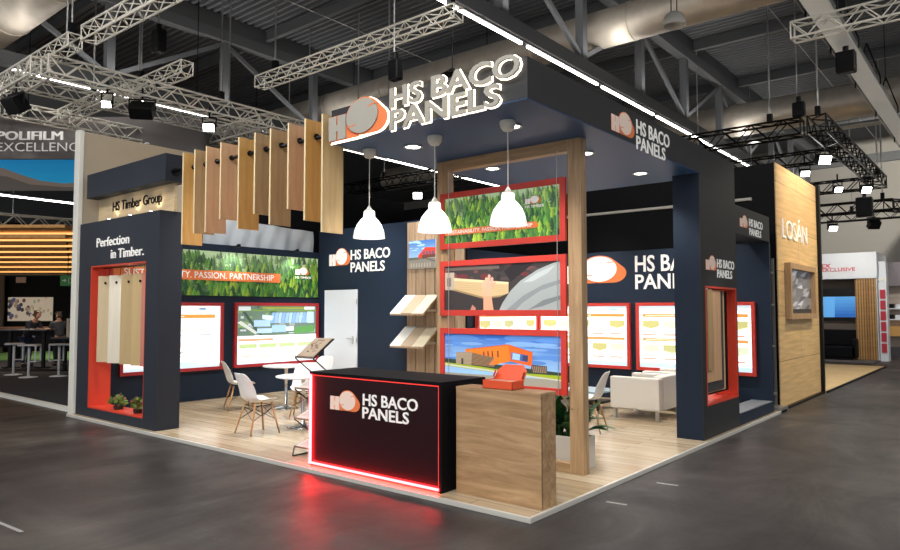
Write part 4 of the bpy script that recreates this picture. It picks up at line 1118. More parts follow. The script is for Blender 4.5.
# ---- brochure rack (folding zigzag)
t = thing('brochure_rack', 'folding zigzag brochure rack standing left of the black counter', 'brochure rack', (-3.21, .45, 0))
ax, bx_ = -3.37, -3.06; yf_, yb_ = .30, .60; zs = [.10, .42, .76, 1.115]; rise = [.10, .12, .13, .215]
P4 = lambda k: (lambda a, s, o=0: (a, yf_ + (yb_ - yf_) * s - o * .6, zs[k] + rise[k] * s + o * .8))
for k in range(4):
    P = P4(k); MB().prism([(ax, 0), (bx_, 0), (bx_, 1), (ax, 1)], P, 0, .004).build('tray', M['steel'] if k < 3 else M['metal_black'], t)
    MB().prism([(ax, 0), (bx_, 0), (bx_, .02), (ax, .02)], P, .004, .03).build('tray_lip', M['steel'], t)
for a in (ax - .008, bx_ + .008):
    mb = MB(); pts = []
    for k in range(4): pts += [(a, yb_, zs[k] + rise[k]), (a, yf_, zs[k])][::-1]
    mb.path(pts, .007)
    mb.path([(a, yf_ - .02, .008), (a, yb_ + .04, .008)], .008); mb.path([(a, yf_, zs[0]), (a, yf_ - .02, .008)], .007)
    for k in range(3): mb.path([(a, yb_, zs[k] + rise[k]), (a, yf_, zs[k + 1])], .007)
    mb.build('zigzag_frame', M['metal_black'], t)
for k, lab in ((3, 'tan brochure with leaf print lying on the top tray of the brochure rack'), (2, 'pale brochure on the second tray of the rack'), (1, 'pale brochure on the third tray of the rack'), (0, 'pale brochure on the lowest tray of the rack')):
    P = P4(k); c = S(190, 170, 150) if k == 3 else S(226, 220, 214)
    b = MB().prism([(ax + .008, .05), (bx_ - .008, .05), (bx_ - .008, .97), (ax + .008, .97)], P, .005, .013).build('brochure', flat('brochure_%d' % k, c, .4), loc=(ax, yf_, zs[k]))
    tag(b, lab, 'brochure', 'brochures on the rack')
    p = Pic(sub(lambda a, s, o: P(a, s, o + .0131), ax + .008, .05, bx_ - ax - .016, .92)); p.rect(0, 0, 1, 1, c); r = random.Random(k)
    if k == 3:
        for i in range(16):
            a, s = r.uniform(.2, .8), r.uniform(.25, .75); q = r.uniform(0, PI); dx, dy = .12 * math.cos(q), .10 * math.sin(q)
            p.poly([(a - dx, s - dy), (a + dy * .3, s - dx * .3), (a + dx, s + dy), (a - dy * .3, s + dx * .3)], S(84, 76, 66) if i % 3 else S(140, 92, 60))
        p.rect(.3, .85, .7, .9, S(120, 100, 84))
    else:
        p.rect(0, .6, 1, 1, S(206, 120, 80)); p.rect(.1, .15, .9, .5, S(200, 196, 190))
    p.build('cover_print', M['print_dim'], b)

# ---- planter with peace lilies behind the oak portal
t = thing('planter', 'stone white planter trough with peace lilies behind the oak portal', 'plant', (-.85, 1.86, 0))
mb = MB().box(-1.55, -.47, 1.72, 1.74, 0, .33).box(-1.55, -.47, 1.98, 2.0, 0, .33).box(-1.55, -1.53, 1.74, 1.98, 0, .33).box(-.49, -.47, 1.74, 1.98, 0, .33).box(-1.53, -.49, 1.74, 1.98, 0, .05)
mb.build('trough', M['pot'], t, bevel=.004)
MB().box(-1.53, -.49, 1.74, 1.98, .05, .30).build('soil', M['soil'], t)
r = random.Random(9)
def blade(mb, base, az, L, w, droop, lean):
    d = Vector((math.cos(az), math.sin(az), 0)); sdv = Vector((-math.sin(az), math.cos(az), 0)); base = Vector(base); n = 7; prev = None
    for i in range(n + 1):
        s = i / n
        c = base + d * (lean * L * s + droop * L * s * s) + Vector((0, 0, L * s * (1 - .55 * droop * 2 * s)))
        ww = w * (math.sin(PI * min(1, max(0, (s - .25) / .75))) if s > .25 else .06) + .003
        row = (c - sdv * ww + Vector((0, 0, ww * .25)), c, c + sdv * ww + Vector((0, 0, ww * .25)))
        if prev: mb.poly([prev[0], prev[1], row[1], row[0]]); mb.poly([prev[1], prev[2], row[2], row[1]])
        prev = row
for k, xx in enumerate((-1.35, -1.08, -.86, -.64)):
    mb = MB()
    for i in range(34): blade(mb, (xx + r.uniform(-.07, .07), 1.86 + r.uniform(-.07, .07), .28), r.uniform(0, 2 * PI), r.uniform(.30, .66), r.uniform(.05, .075), r.uniform(.15, .55), r.uniform(.05, .30))
    if k == 3:
        for az, L in ((.25, .36), (-.05, .33), (.5, .34)): blade(mb, (-.56, 1.86, .3), az, L, .06, .60, .45)
    mb.build('foliage', M['leaf'], t, smooth=True)
for i, (xx, yy, zz) in enumerate(((-.62, 1.68, .62), (-.56, 1.69, .80), (-.66, 1.68, .70), (-1.1, 1.7, .8), (-.60, 1.70, .70), (-.57, 1.69, .56))):
    s = bpy.data.objects.new('flower', None); link(s); s.parent = t
    MB().tube((xx + .02, 1.82, .3), (xx, yy, zz), .005, n=6).build('stalk', M['leaf'], s)
    mb = MB(); blade(mb, (xx, yy, zz - .02), -1.2 + i * .3, .19, .06, .25, .25); mb.build('spathe', M['petal'], s, smooth=True)
    MB().tube((xx + .01, yy - .02, zz + .01), (xx + .02, yy - .03, zz + .07), .008, n=8).build('spadix', M['plyedge'], s)

# ---- floor tape marks on the hall floor
M['tape'] = flat('worn_tape', S(150, 150, 148), .6, vary=.2, vs=30)
for k, (p, q) in enumerate((((-3.35, -2.665), (-2.92, -2.634)), ((.244, 1.90), (.453, 1.921)), ((.173, .971), (.355, .986)))):
    o = MB().bar((p[0], p[1], GZ + .001), (q[0], q[1], GZ + .001), .03, .002).build('floor_tape', M['tape'], loc=(p[0], p[1], GZ))
    tag(o, ('strip of pale tape on the dark hall floor at the bottom left corner', 'longer strip of pale tape on the dark floor right of the booth', 'shorter, fainter strip of pale tape on the dark floor right of the booth')[k], 'tape', 'tape marks')
# ================================================================ NEIGHBOURING BOOTHS: right side
XV = -.10
M['veneer'] = planks('veneer_panel', S(222, 188, 134), S(208, 172, 120), S(140, 110, 76), 3.2, .78, .5, plane='yz', msize=.006)
t = thing('veneer_tower', 'tall wood veneer tower with white lettering and a screen box', 'tower', (-.3, 9.5, 0))
MB().box(-.118, XV, 7.98, 11.08, 0, 4.22).build('veneer_face', M['veneer'], t)
MB().box(-.6, -.119, 8.125, 11.08, 0, 4.22).build('core', M['black'], t)
MB().box(-.2, -.04, 11.08, 11.2, GZ, 4.26).build('corner_post', M['metal_black'], t)
MB().box(-.13, -.05, 7.98, 11.08, GZ, .0).build('plinth', M['metal_black'], t)
lettering('LOSÁN', facing_right(XV), 8.30, 10.14, 2.94, 3.37, .0, .02, M['logo_white'], t, bold=-.008)
q = MB(); a0, a1, b0, b1, w = 8.42, 10.42, 1.50, 2.50, .10
for y0, y1, z0, z1 in ((a0, a0 + w, b0, b1), (a1 - w, a1, b0, b1), (a0 + w, a1 - w, b0, b0 + w), (a0 + w, a1 - w, b1 - w, b1)): q.box(XV, XV + .10, y0, y1, z0, z1)
q.build('screen_frame', M['oak'], t)
MB().box(XV, XV + .015, a0 + w, a1 - w, b0 + w, b1 - w).build('screen', M['screen_dark'], t)
p = Pic(sub(lambda a, b, o: (XV + .016 + o, a, b), a0 + w, b0 + w, a1 - a0 - 2 * w, b1 - b0 - 2 * w)); r = random.Random(12)
p.grad(S(122, 120, 118), S(90, 90, 94), 8)
for i in range(40):
    a, b = r.uniform(0, 1), r.uniform(.12, .95); k = r.randint(70, 190)
    p.poly([(a - r.uniform(.05, .2), b - .05), (a, b + r.uniform(.0, .1)), (a + r.uniform(.05, .22), b + .08), (a + .05, b - .06)], S(k, k, min(255, k + 6)))
p.rect(0, 0, 1, .1, S(40, 40, 42)); p.build('screen_image', M['print'], t)
# narrow rack between the booth and the tower
t = thing('metal_rack', 'narrow steel rack with cross bars in the gap beside the veneer tower', 'rack', (-.3, 7.75, 0))
for y in (7.60, 7.93):
    MB().box(-.19, -.15, y - .02, y + .02, GZ, 2.55).build('upright', M['steel'], t)
mb = MB()
for z in (.25, 1.05, 1.75, 2.3): mb.box(-.185, -.155, 7.60, 7.93, z - .015, z + .015)
mb.build('cross_bar', M['steel'], t)
MB().box(-.60, -.25, 7.56, 7.95, GZ, 2.5).build('back_panel', flat('rack_brown', S(58, 48, 42), .6), t)
MB().box(-.2, .0, 7.56, 7.97, GZ, .05).build('base_plate', M['steel'], t)
# platform further along
M['rplat'] = planks('pale_platform', S(226, 196, 142), S(216, 184, 130), S(190, 156, 108), 1.5, .3, .5)
tag(MB().box(-7, -.03, 11.2, 19.4, GZ, .0).build('floor_neighbour_platform', M['rplat']), kind='structure')
tag(MB().box(-7, .0, 19.38, 19.45, GZ, .012).box(-.03, 0, 11.2, 19.4, GZ, .004).build('trim_3', M['metal_black']), kind='structure')
MBx = MB().bar((-2.0, 18.9, 0), (-2.1, 19.25, .55), .04, .03)
tag(MBx.build('leaning_bar', M['steel'], loc=(-2, 19, 0)), 'thin grey bar leaning beside the black sofa next to the veneer tower', 'bar')
# white booth with red lettering
t = thing('exhibitor_booth', 'white exhibition booth with red lettering and a ribbed timber wall', 'booth', (-2, 23, 0))
Y = 22.0
MB().box(-6, -.5, Y, Y + 2.2, 2.74, 3.62).build('fascia', M['white_paint'], t)
M['ribbed'] = planks('ribbed_timber', S(190, 146, 88), S(160, 116, 64), S(92, 62, 34), .075, 8, .5, plane='xz', msize=.012)
MB().box(-1.16, -.54, Y + .05, Y + .15, GZ, 2.74).build('ribbed_wall', M['ribbed'], t)
MB().box(-6, -1.16, Y + .6, Y + .7, GZ, 2.74).build('taupe_wall', flat('taupe', S(104, 94, 86), .7), t)
MB().box(-.56, -.52, Y + .05, Y + 2.2, GZ, 2.74).build('side_wall', M['white_paint'], t)
MB().box(-6, -.5, Y - 1.6, Y + 2.2, GZ - 0, .0).build('base', flat('taupe_carpet', S(84, 78, 76), .9), t)
PX = facing_front(Y); rd = flat('letter_red', S(196, 40, 56), .5)
lettering('EX', PX, -2.14, -1.86, 3.13, 3.27, .0, .02, rd, t, bold=.008)
lettering('EXCLUSIVE', PX, -2.14, -1.13, 3.0, 3.125, .0, .02, rd, t, bold=.008)
t2 = thing('television', 'flat television with bright blue picture in the white booth', 'television', (-1.75, Y + .5, 1.4))
MB().box(-2.35, -1.17, Y + .5, Y + .58, 1.30, 2.42).build('bezel', M['screen_dark'], t2)
p = Pic(sub(facing_front(Y + .499), -2.33, 1.42, 1.14, .72), d=.004); p.grad(S(40, 104, 190), S(86, 160, 224), 6); p.poly([(.0, 0), (.4, 0), (.42, 1), (0, 1)], S(96, 170, 236)); p.build('screen_image', M['print'], t2)
s = thing('black_sofa', 'black sofa block in front of the taupe wall of the white booth', 'sofa', (-1.8, Y + .1, 0))
MB().box(-2.55, -1.12, Y - .45, Y + .35, .08, .45).build('seat', M['black'], s, bevel=.03); MB().box(-2.55, -1.12, Y + .2, Y + .45, .45, 1.0).build('backrest', M['black'], s, bevel=.03)
MB().box(-1.24, -1.1, Y - .45, Y + .35, .08, .7).build('armrest', M['black'], s, bevel=.03); MB().box(-2.5, -1.2, Y - .4, Y + .3, .0, .08).build('plinth', M['screen_dark'], s)
# red and white display column
s = thing('display_shelf', 'red and white product display shelf at the right end of the white booth', 'shelf', (-.38, 22.4, 0))
MB().box(-.50, -.27, 22.24, 22.7, GZ, 3.3).build('carcass', M['white_paint'], s)
rd2 = flat('product_red', S(178, 44, 62), .5)
for i in range(6): MB().box(-.46, -.31, 22.21, 22.25, .25 + i * .36, .55 + i * .36).build('product_panel', rd2, s)
MB().box(-.52, -.26, 22.2, 22.24, 2.65, 2.75).build('light_bar', M['glow_white'], s)
# shelving stand on the far right edge
s = thing('shelving_unit', 'pale shelving stand with grey header at the far right edge', 'shelf', (1.2, 25, 0))
MB().box(-.7, 4.0, 25.4, 25.5, GZ, 3.0).build('back_panel', flat('pale_pink_wall', S(206, 190, 176), .7), s)
MB().box(-.7, 4.0, 25.0, 25.4, 2.55, 3.42).build('header', flat('mauve_grey', S(112, 106, 110), .6), s)
MB().box(-.7, 4.0, 24.9, 25.4, .72, 1.08).build('worktop', flat('honey_wood', S(206, 156, 88), .5), s)
MB().box(-.7, 4.0, 24.9, 25.4, GZ, .32).build('plinth', flat('plinth_grey', S(70, 68, 70), .6), s)
for z in (1.30, 1.70): MB().box(-.65, 4.0, 25.05, 25.4, z, z + .04).build('shelf_board', M['white_paint'], s)
r = random.Random(4)
for k, (x, z) in enumerate(((-.50, 1.34), (-.30, 1.34), (-.05, 1.34), (-.48, 1.74), (-.26, 1.74), (-.02, 1.74))):
    h = r.uniform(.14, .24)
    o = MB().box(x - .08, x + .08, 25.08, 25.3, z, z + h).build('product_box', M[('screen_dark', 'white_paint', 'steel')[k % 3]], loc=(x, 25.2, z), bevel=.01)
    tag(o, ('first', 'second', 'third')[k % 3] + ' ' + ('black', 'white', 'silver')[k % 3] + ' box from the left on the %s shelf at the far right edge' % ('lower', 'upper')[k // 3], 'box', 'boxes on the far right shelves')

# ================================================================ NEIGHBOURING BOOTH: left side (square to the camera)
E1 = Vector((math.cos(YAW), math.sin(YAW), 0)); E2 = Vector((-math.sin(YAW), math.cos(YAW), 0)); C0 = Vector((3.0308, -4.685, 0))
def LB(a, d, z=0): return C0 + E1 * a + E2 * d + Vector((0, 0, z))
def lbox(mb, a0, a1, d0, d1, z0, z1, m=0):
    c = LB((a0 + a1) / 2, (d0 + d1) / 2, (z0 + z1) / 2)
    return mb.obox(c, E1 * (a1 - a0) / 2, E2 * (d1 - d0) / 2, Vector((0, 0, (z1 - z0) / 2)), m)
def LP(d): return lambda a, b, o=0: tuple(LB(a, d - o, b))
M['grey_sign'] = flat('taupe_sign', S(104, 98, 96), .6, vary=.05, vs=.6)
t = thing('hanging_sign', 'large taupe grey square ring sign with white lettering hanging at left', 'sign', LB(-10, 16, 5.2))
zb, zt = 5.24, 6.24
mb = MB(); lbox(mb, -15, -5.75, 16, 16.08, zb, zt); mb.build('front_panel', M['grey_sign'], t)
c = [LB(-5.75, 16), LB(-5.83, 16), LB(-6.78, 24), LB(-6.70, 24)]
MB().add([tuple(q + Vector((0, 0, z))) for z in (zb, zt) for q in c], [(0, 1, 2, 3), (4, 5, 6, 7), (0, 1, 5, 4), (1, 2, 6, 5), (2, 3, 7, 6), (3, 0, 4, 7)]).build('side_panel', M['grey_sign'], t)
lettering('POLIFILM', LP(16), -10.68, -9.145, 5.69, 5.895, 0, .02, M['logo_white'], t)
lettering('POLIFILM', LP(16), -10.655, -9.12, 5.69, 5.895, 0, .021, M['logo_white'], t)
lettering('EXCELLENCE IN FILMS', LP(16), -10.68, -7.08, 5.42, 5.625, 0, .02, M['logo_white'], t, bold=-.012)
mb = MB()
for a in (-14, -10, -6): mb.path([tuple(LB(a, 16.04, zt)), tuple(LB(a, 16.04, ROOF))], .012)
mb.build('suspension_cable', M['metal_black'], t)
# hanging blue banner behind
t = thing('sky_banner', 'hanging banner with blue sky and brown rocky hills behind the grey sign', 'banner', LB(-12, 24, 5.6))
mb = MB(); lbox(mb, -16.6, -10.6, 24, 24.05, 5.9, 7.5); mb.build('board', M['grey_sign'], t)
p = Pic(sub(LP(24), -16.6, 5.9, 6, 1.6)); p.grad(S(20, 150, 200), S(16, 128, 190), 5)
p.poly([(0, 0), (0, .55), (.14, .50), (.24, .36), (.36, .22), (.5, .16), (.64, .2), (.76, .14), (.9, .2), (1, .15), (1, 0)], S(118, 104, 92))
p.poly([(0, 0), (0, .38), (.16, .32), (.3, .14), (.5, .08), (.75, .07), (1, .06), (1, 0)], S(84, 76, 70))
p.build('sky_print', M['print'], t)
mb = MB()
for a in (-16, -11): mb.path([tuple(LB(a, 24.02, 7.5)), tuple(LB(a, 24.02, ROOF))], .012)
mb.build('suspension_cable', M['metal_black'], t)
# long light line and truss beyond
a, b = LB(-19, 21.5, 5.9), LB(-13.2, 29, 5.9)
t = thing('linear_light', 'white light line at far left below the sky banner', 'light fitting', tuple(a), group='linear hall lights')
MB().tube(a, b, .03, n=8).build('tube', M['led'], t); MB().tube(a + Vector((0, 0, .08)), b + Vector((0, 0, .08)), .05, n=6).path([a, (a.x, a.y, ROOF)], .02).path([b, (b.x, b.y, ROOF)], .02).build('rail', M['roofsteel'], t)
lattice(tuple(LB(-19, 22.5, 5.0)), tuple(LB(-13.2, 28, 5.0)), .42, AL, 'lighting_truss', 'silver lattice truss seen below the sky banner at far left', g1, (.3, .8))
lattice(tuple(LB(-19, 26.5, 5.0)), tuple(LB(-14.2, 29.5, 5.0)), .36, BK, 'black_truss', 'black lattice truss low behind the silver one at far left', g2, (.3, .8))
# slatted canopy
M['amber'] = wood('amber_slat', S(176, 122, 62), S(206, 154, 88), (1, 8, 8), .5)
t = thing('slat_canopy', 'amber lit wooden slat canopy over the left neighbour booth', 'canopy', LB(-12, 20, 3.2))
for k, d in enumerate((13.4, 14.7, 16.1, 17.7, 19.5, 21.5, 24.0, 27.0)):
    mb = MB(); lbox(mb, -24, -.548 * d - .2, d, d + .10, 3.09, 3.16); mb.build('slat', M['amber'], t)
    mb = MB(); lbox(mb, -24, -.548 * d - .35, d + .55, d + .62, 3.22, 3.26); mb.build('amber_light', emis('amber_led_%d' % k, (1, .50, .15, 1), 1.3), t)
mb = MB(); lbox(mb, -24, -7.5, 13.3, 28, 3.28, 3.34); mb.build('roof_board', M['amber'], t)
for a, d in ((-8.3, 28.5), (-24, 13.6)):
    mb = MB(); lbox(mb, a - .08, a + .08, d - .08, d + .08, GZ, 3.28); mb.build('post', M['metal_black'], t)
# dark carpet, border line, grass strip
mb = MB()
for q in ((-9.0, .30), (-26, .30), (-26, 24), (-9.0, 24)): mb.v.append((q[0], q[1], GZ + .012))
mb.f.append([0, 1, 2, 3]); mb.m.append(0); mb.c.append(None)
tag(mb.build('floor_left_carpet', flat('charcoal_carpet', S(50, 50, 56), .9, vary=.1, vs=14)), kind='structure')
tag(MB().box(-26, -8.95, .22, .31, GZ, .03).build('trim_4', M['postwhite']), kind='structure')
mb = MB(); lbox(mb, -18, -10.5, 23.6, 28.9, GZ + .015, GZ + .03)
tag(mb.build('floor_grass_carpet', flat('grass_green', S(128, 178, 96), .9, vary=.15, vs=16)), kind='structure')
# back wall with picture
t = thing('booth_wall', 'black back wall with a pale photo at the back of the left neighbour booth', 'wall', LB(-15, 29, 0))
mb = MB(); lbox(mb, -20, -14.0, 29, 29.1, GZ, 3.15); mb.build('wall_board', M['black'], t)
mb = MB(); lbox(mb, -14.0, -13.0, 28.6, 28.7, GZ, 3.15); mb.build('curtain', flat('blue_grey_curtain', S(54, 66, 76), .9), t)
mb = MB(); lbox(mb, -20, -18.75, 28.8, 28.9, GZ, 3.15); mb.build('taupe_wall', flat('taupe_side', S(106, 94, 82), .8), t)
mb = MB(); lbox(mb, -18.3, -17.9, 28.9, 28.95, 2.86, 3.1); mb.build('small_sign', flat('small_sign_pink', S(206, 168, 146), .5), t)
p = Pic(sub(LP(28.98), -18.65, 1.25, 1.9, 1.0)); r = random.Random(8); p.rect(0, 0, 1, 1, S(196, 180, 160))
for i in range(30):
    a, b = r.uniform(0, .5), r.uniform(.1, .9); p.disc(a, b, .04, .09, S(*[(44, 44, 52), (90, 60, 56), (150, 120, 100), (60, 80, 110)][i % 4]), 8)
for i in range(20):
    a, b = r.uniform(.45, 1), r.uniform(.1, .95); p.rect(a, b, a + .05, b + .12, S(*[(210, 180, 160), (180, 150, 120), (150, 150, 120)][i % 3]))
p.build('photo_print', M['print'], t)
# exit sign
t = thing('exit_sign', 'green emergency exit sign hanging beside the cream wall edge', 'sign', LB(-10.3, 18.5, 2.4))
mb = MB(); lbox(mb, -10.52, -10.14, 18.5, 18.54, 2.34, 2.62); mb.build('panel', flat('exit_green', S(36, 92, 44), .4, emit=S(36, 110, 50), es=.25), t)
p = Pic(sub(LP(18.498), -10.5, 2.36, .34, .24)); p.poly([(.1, .45), (.3, .45), (.3, .3), (.45, .52), (.3, .74), (.3, .58), (.1, .58)], S(190, 214, 190)); p.rect(.6, .2, .85, .8, S(190, 214, 190)); p.rect(.64, .25, .81, .75, S(50, 110, 60)); p.build('pictogram', M['print_dim'], t)
MB().path([tuple(LB(-10.33, 18.52, 2.62)), tuple(LB(-10.33, 18.52, 3.28))], .008).build('hanging_rod', M['metal_black'], t)
# bar stools
def stool(a, d, rz, label):
    c = LB(a, d, GZ + .012); t = thing('bar_stool', label, 'stool', c, group='white bar stools')
    x, y, z = c
    MB().lathe([(.0, .03), (.05, .03), (.21, .012), (.22, 0), (.0, 0)], c, 32).build('foot_disc', M['white_paint'], t, smooth=True)
    MB().tube((x, y, z + .02), (x, y, z + .80), .03, n=16).build('column', M['white_paint'], t, smooth=True)
    A = E1 * math.cos(rz) + E2 * math.sin(rz); B = -E1 * math.sin(rz) + E2 * math.cos(rz)
    top = Vector(c) + Vector((0, 0, .82)); mb = MB()
    mb.obox(top, A * .20, B * .19, Vector((0, 0, .022)))
    mb.obox(top + A * .215 + Vector((0, 0, -.012)), A * .022, B * .19, Vector((0, 0, .02)))
    o = mb.build('seat', M['white_paint'], t, bevel=.015)
    for s in (-1, 1):
        p0 = top + A * .21 + B * .17 * s
        MB().path([top - A * .21 + B * .17 * s, p0, p0 + Vector((0, 0, -.42))], .02, n=8).build('side_tube', M['white_paint'], t)
    p0 = top + A * .21 + Vector((0, 0, -.42)); MB().tube(p0 + B * .18, p0 - B * .18, .02).tube(p0, Vector((p0.x - A.x * .2, p0.y - A.y * .2, p0.z)), .015).build('foot_rest', M['white_paint'], t)
stool(-11.58, 18.3, .5, 'white bar stool farthest left under the amber canopy')
stool(-10.75, 17.6, .2, 'white bar stool in the middle of the three, nearest the aisle')
stool(-10.15, 17.9, 2.4, 'white bar stool at the right beside the cream wall edge')
# bar tables and counter
def bar_table(a0, a1, d, h, label, name='bar_table'):
    t = thing(name, label, 'table', LB((a0 + a1) / 2, d, GZ), group='black bar tables')
    mb = MB(); lbox(mb, a0, a1, d - .3, d + .3, h - .04, h); mb.build('table_top', flat('grey_top_%d' % int(d * 10), S(66, 62, 60), .35), t)
    for a in (a0 + .25, a1 - .25):
        mb = MB(); lbox(mb, a - .04, a + .04, d - .04, d + .04, GZ + .02, h - .04); mb.build('leg', M['metal_black'], t)
        mb = MB(); lbox(mb, a - .22, a + .22, d - .05, d + .05, GZ + .015, GZ + .04); lbox(mb, a - .05, a + .05, d - .22, d + .22, GZ + .015, GZ + .04); mb.build('foot', M['metal_black'], t)
bar_table(-13.4, -11.9, 20.6, 1.12, 'black bar table where two people lean at left')
bar_table(-11.2, -9.9, 19.6, .92, 'black table carrying the white cylinder beside the wall edge')
t = thing('bar_counter', 'black bar counter with brown top across the left neighbour booth', 'counter', LB(-14, 23.2, 0))
mb = MB(); lbox(mb, -17, -12.4, 23.0, 23.5, .45, 1.08); mb.build('body', M['black'], t)
mb = MB(); lbox(mb, -17, -12.3, 22.9, 23.55, 1.08, 1.13); mb.build('counter_top', flat('brown_top', S(112, 78, 56), .4), t)
for a in (-16.8, -14.6, -12.6):
    mb = MB(); lbox(mb, a - .1, a + .1, 23.1, 23.4, GZ, .45); mb.build('leg', M['black'], t)
mb = MB(); c = LB(-10.85, 19.6, .92); mb.lathe([(.0, 0), (.07, 0), (.07, .52), (.06, .53), (.0, .53)], c, 24)
tag(mb.build('cylinder_lamp', flat('paper_white', S(226, 222, 204), .6), loc=tuple(c), smooth=False), 'white paper cylinder standing on the black table beside the cream wall edge', 'lamp')
mb = MB(); lbox(mb, -12.85, -12.45, 20.42, 20.7, 1.121, 1.126)
tag(mb.build('paper_sheet', M['white_paint'], loc=tuple(LB(-12.6, 20.5, 1.12))), 'white papers lying on the bar table in front of the two people', 'paper')

# ---------------------------------------------------------------- people at the bar table
def skin(name, joints, edges, mat, parent, root=0):
    me = bpy.data.meshes.new(name); o0 = org(parent)
    me.from_pydata([tuple(Vector(j[0]) - o0) for j in joints], edges, [])
    bm = bmesh.new(); bm.from_mesh(me); ly = bm.verts.layers.skin.verify(); bm.verts.ensure_lookup_table()
    for v, j in zip(bm.verts, joints):
        r_ = j[1]; v[ly].radius = (r_, r_) if not isinstance(r_, tuple) else r_; v[ly].use_root = (v.index == root)
    bm.to_mesh(me); bm.free()
    o = bpy.data.objects.new(name, me); link(o); o.parent = parent
    s = o.modifiers.new('skin', 'SKIN'); s.use_smooth_shade = True
    b = o.modifiers.new('smooth', 'SUBSURF'); b.levels = 2; b.render_levels = 2
    me.materials.append(mat); return o
M['skin'] = flat('skin_tone', S(196, 142, 116), .5, vary=.04)
def person(a, d, face, lean, label, coat, trousers, hair, sc=1.0):
    """standing figure leaning over a table; face = heading angle in the E1/E2 frame"""
    base = LB(a, d, GZ + .012); t = thing('person', label, 'person', base, group=None)
    F = E1 * math.cos(face) + E2 * math.sin(face); R = E1 * math.sin(face) - E2 * math.cos(face); U = Vector((0, 0, 1)); B = Vector(base)
    def J(f, s, z): return B + (F * f + R * s + U * z) * sc
    L = lean
    pel = J(0, 0, .93); ch = J(L * .5, 0, 1.22); sh = J(L * .85, 0, 1.42); nk = J(L * 1.05, 0, 1.52); hd = J(L * 1.25 + .02, 0, 1.64); tp = J(L * 1.3 + .02, 0, 1.75)
    body = [(pel, .12), (ch, .11), (sh, .09), (nk, .05), (hd, (.085, .075)), (tp, (.07, .06)), (J(L * 1.25 + .11, 0, 1.60), .03)]
    ed = [(0, 1), (1, 2), (2, 3), (3, 4), (4, 5), (4, 6)]
    for s in (-1, 1):
        k = len(body); body += [(J(0, s * .10, .86), .09), (J(.03, s * .11, .48), .06), (J(-.02, s * .11, .10), .04), (J(.13, s * .12, .04), .035)]
        ed += [(0, k), (k, k + 1), (k + 1, k + 2), (k + 2, k + 3)]
        k = len(body); body += [(J(L * .8, s * .19, 1.39), .055), (J(L * .8 + .10, s * .24, 1.16), .042), (J(L * .8 + .33, s * .16, 1.19), .032), (J(L * .8 + .42, s * .14, 1.20), .03)]
        ed += [(2, k), (k, k + 1), (k + 1, k + 2), (k + 2, k + 3)]
        for fgr in range(4):
            kk = len(body); body += [(J(L * .8 + .47, s * (.11 + .02 * fgr), 1.20), .011), (J(L * .8 + .51 - .006 * abs(fgr - 1.5), s * (.105 + .022 * fgr), 1.185), .009)]
            ed += [(k + 3, kk), (kk, kk + 1)]
        kk = len(body); body += [(J(L * .8 + .43, s * .10, 1.20), .012), (J(L * .8 + .46, s * .075, 1.19), .010)]; ed += [(k + 3, kk), (kk, kk + 1)]
    skin('body', body, ed, M['skin'], t)
    jk = [(J(0, 0, .90), .155), (ch, .15), (sh, .125), (J(L * .98, 0, 1.49), .075)]; je = [(0, 1), (1, 2), (2, 3)]
    for s in (-1, 1):
        k = len(jk); jk += [(J(L * .8, s * .20, 1.39), .078), (J(L * .8 + .10, s * .245, 1.16), .062), (J(L * .8 + .30, s * .165, 1.185), .048)]; je += [(2, k), (k, k + 1), (k + 1, k + 2)]
    skin('jacket', jk, je, coat, t)
    tr = [(J(0, 0, .90), .145)]; te = []
    for s in (-1, 1):
        k = len(tr); tr += [(J(0, s * .10, .84), .105), (J(.03, s * .11, .48), .078), (J(-.02, s * .11, .09), .062)]; te += [(0, k), (k, k + 1), (k + 1, k + 2)]
    skin('trousers', tr, te, trousers, t)
    for s in (-1, 1): skin('shoe', [(J(-.04, s * .11, .05), .05), (J(.10, s * .12, .045), .05), (J(.18, s * .125, .04), .04)], [(0, 1), (1, 2)], M['screen_dark'], t)
    skin('hair', [(J(L * 1.25 - .03, 0, 1.67), .085), (J(L * 1.28 - .01, 0, 1.745), .075), (J(L * 1.2 - .06, 0, 1.60), .055)], [(0, 1), (0, 2)], hair, t)
    for s in (-1, 1):
        MB().lathe([(.0, -.012), (.012, 0), (.0, .012)], J(L * 1.25 + .10, s * .032, 1.655), 8).build('eye', M['screen_dark'], t)
    return t
suit = flat('dark_suit', S(46, 46, 56), .8); jacket = flat('grey_jacket', S(66, 68, 74), .8); jeans = flat('blue_jeans', S(46, 62, 92), .8); hairb = flat('brown_hair', S(92, 66, 50), .7); hairg = flat('grey_brown_hair', S(104, 88, 74), .7)
person(-13.05, 21.2, -.25, .34, 'person in dark suit leaning right over the bar table', suit, jeans, hairb, .96)
person(-12.1, 21.35, PI * .75, .16, 'person in grey jacket seen from behind at the right of the bar table', jacket, suit, hairg, .94)

# ================================================================ LIGHT
w = bpy.data.worlds.new('hall_ambient'); SC.world = w; w.use_nodes = True
bg = w.node_tree.nodes['Background']; bg.inputs[0].default_value = (.93, .96, 1.0, 1); bg.inputs[1].default_value = .75
def area(name, loc, rot, sx, sy, power, col=(1, .97, .93)):
    l = bpy.data.lights.new(name, 'AREA'); l.shape = 'RECTANGLE'; l.size = sx; l.size_y = sy; l.energy = power; l.color = col
    o = bpy.data.objects.new(name, l); link(o); o.location = loc; o.rotation_euler = rot; return o
def spot(name, loc, target, power, deg=80, blend=.6, col=(1, .96, .90), rad=.05):
    l = bpy.data.lights.new(name, 'SPOT'); l.energy = power; l.spot_size = math.radians(deg); l.spot_blend = blend; l.color = col; l.shadow_soft_size = rad
    o = bpy.data.objects.new(name, l); link(o); o.location = loc
    o.rotation_euler = (Vector(target) - Vector(loc)).to_track_quat('-Z', 'Y').to_euler(); return o
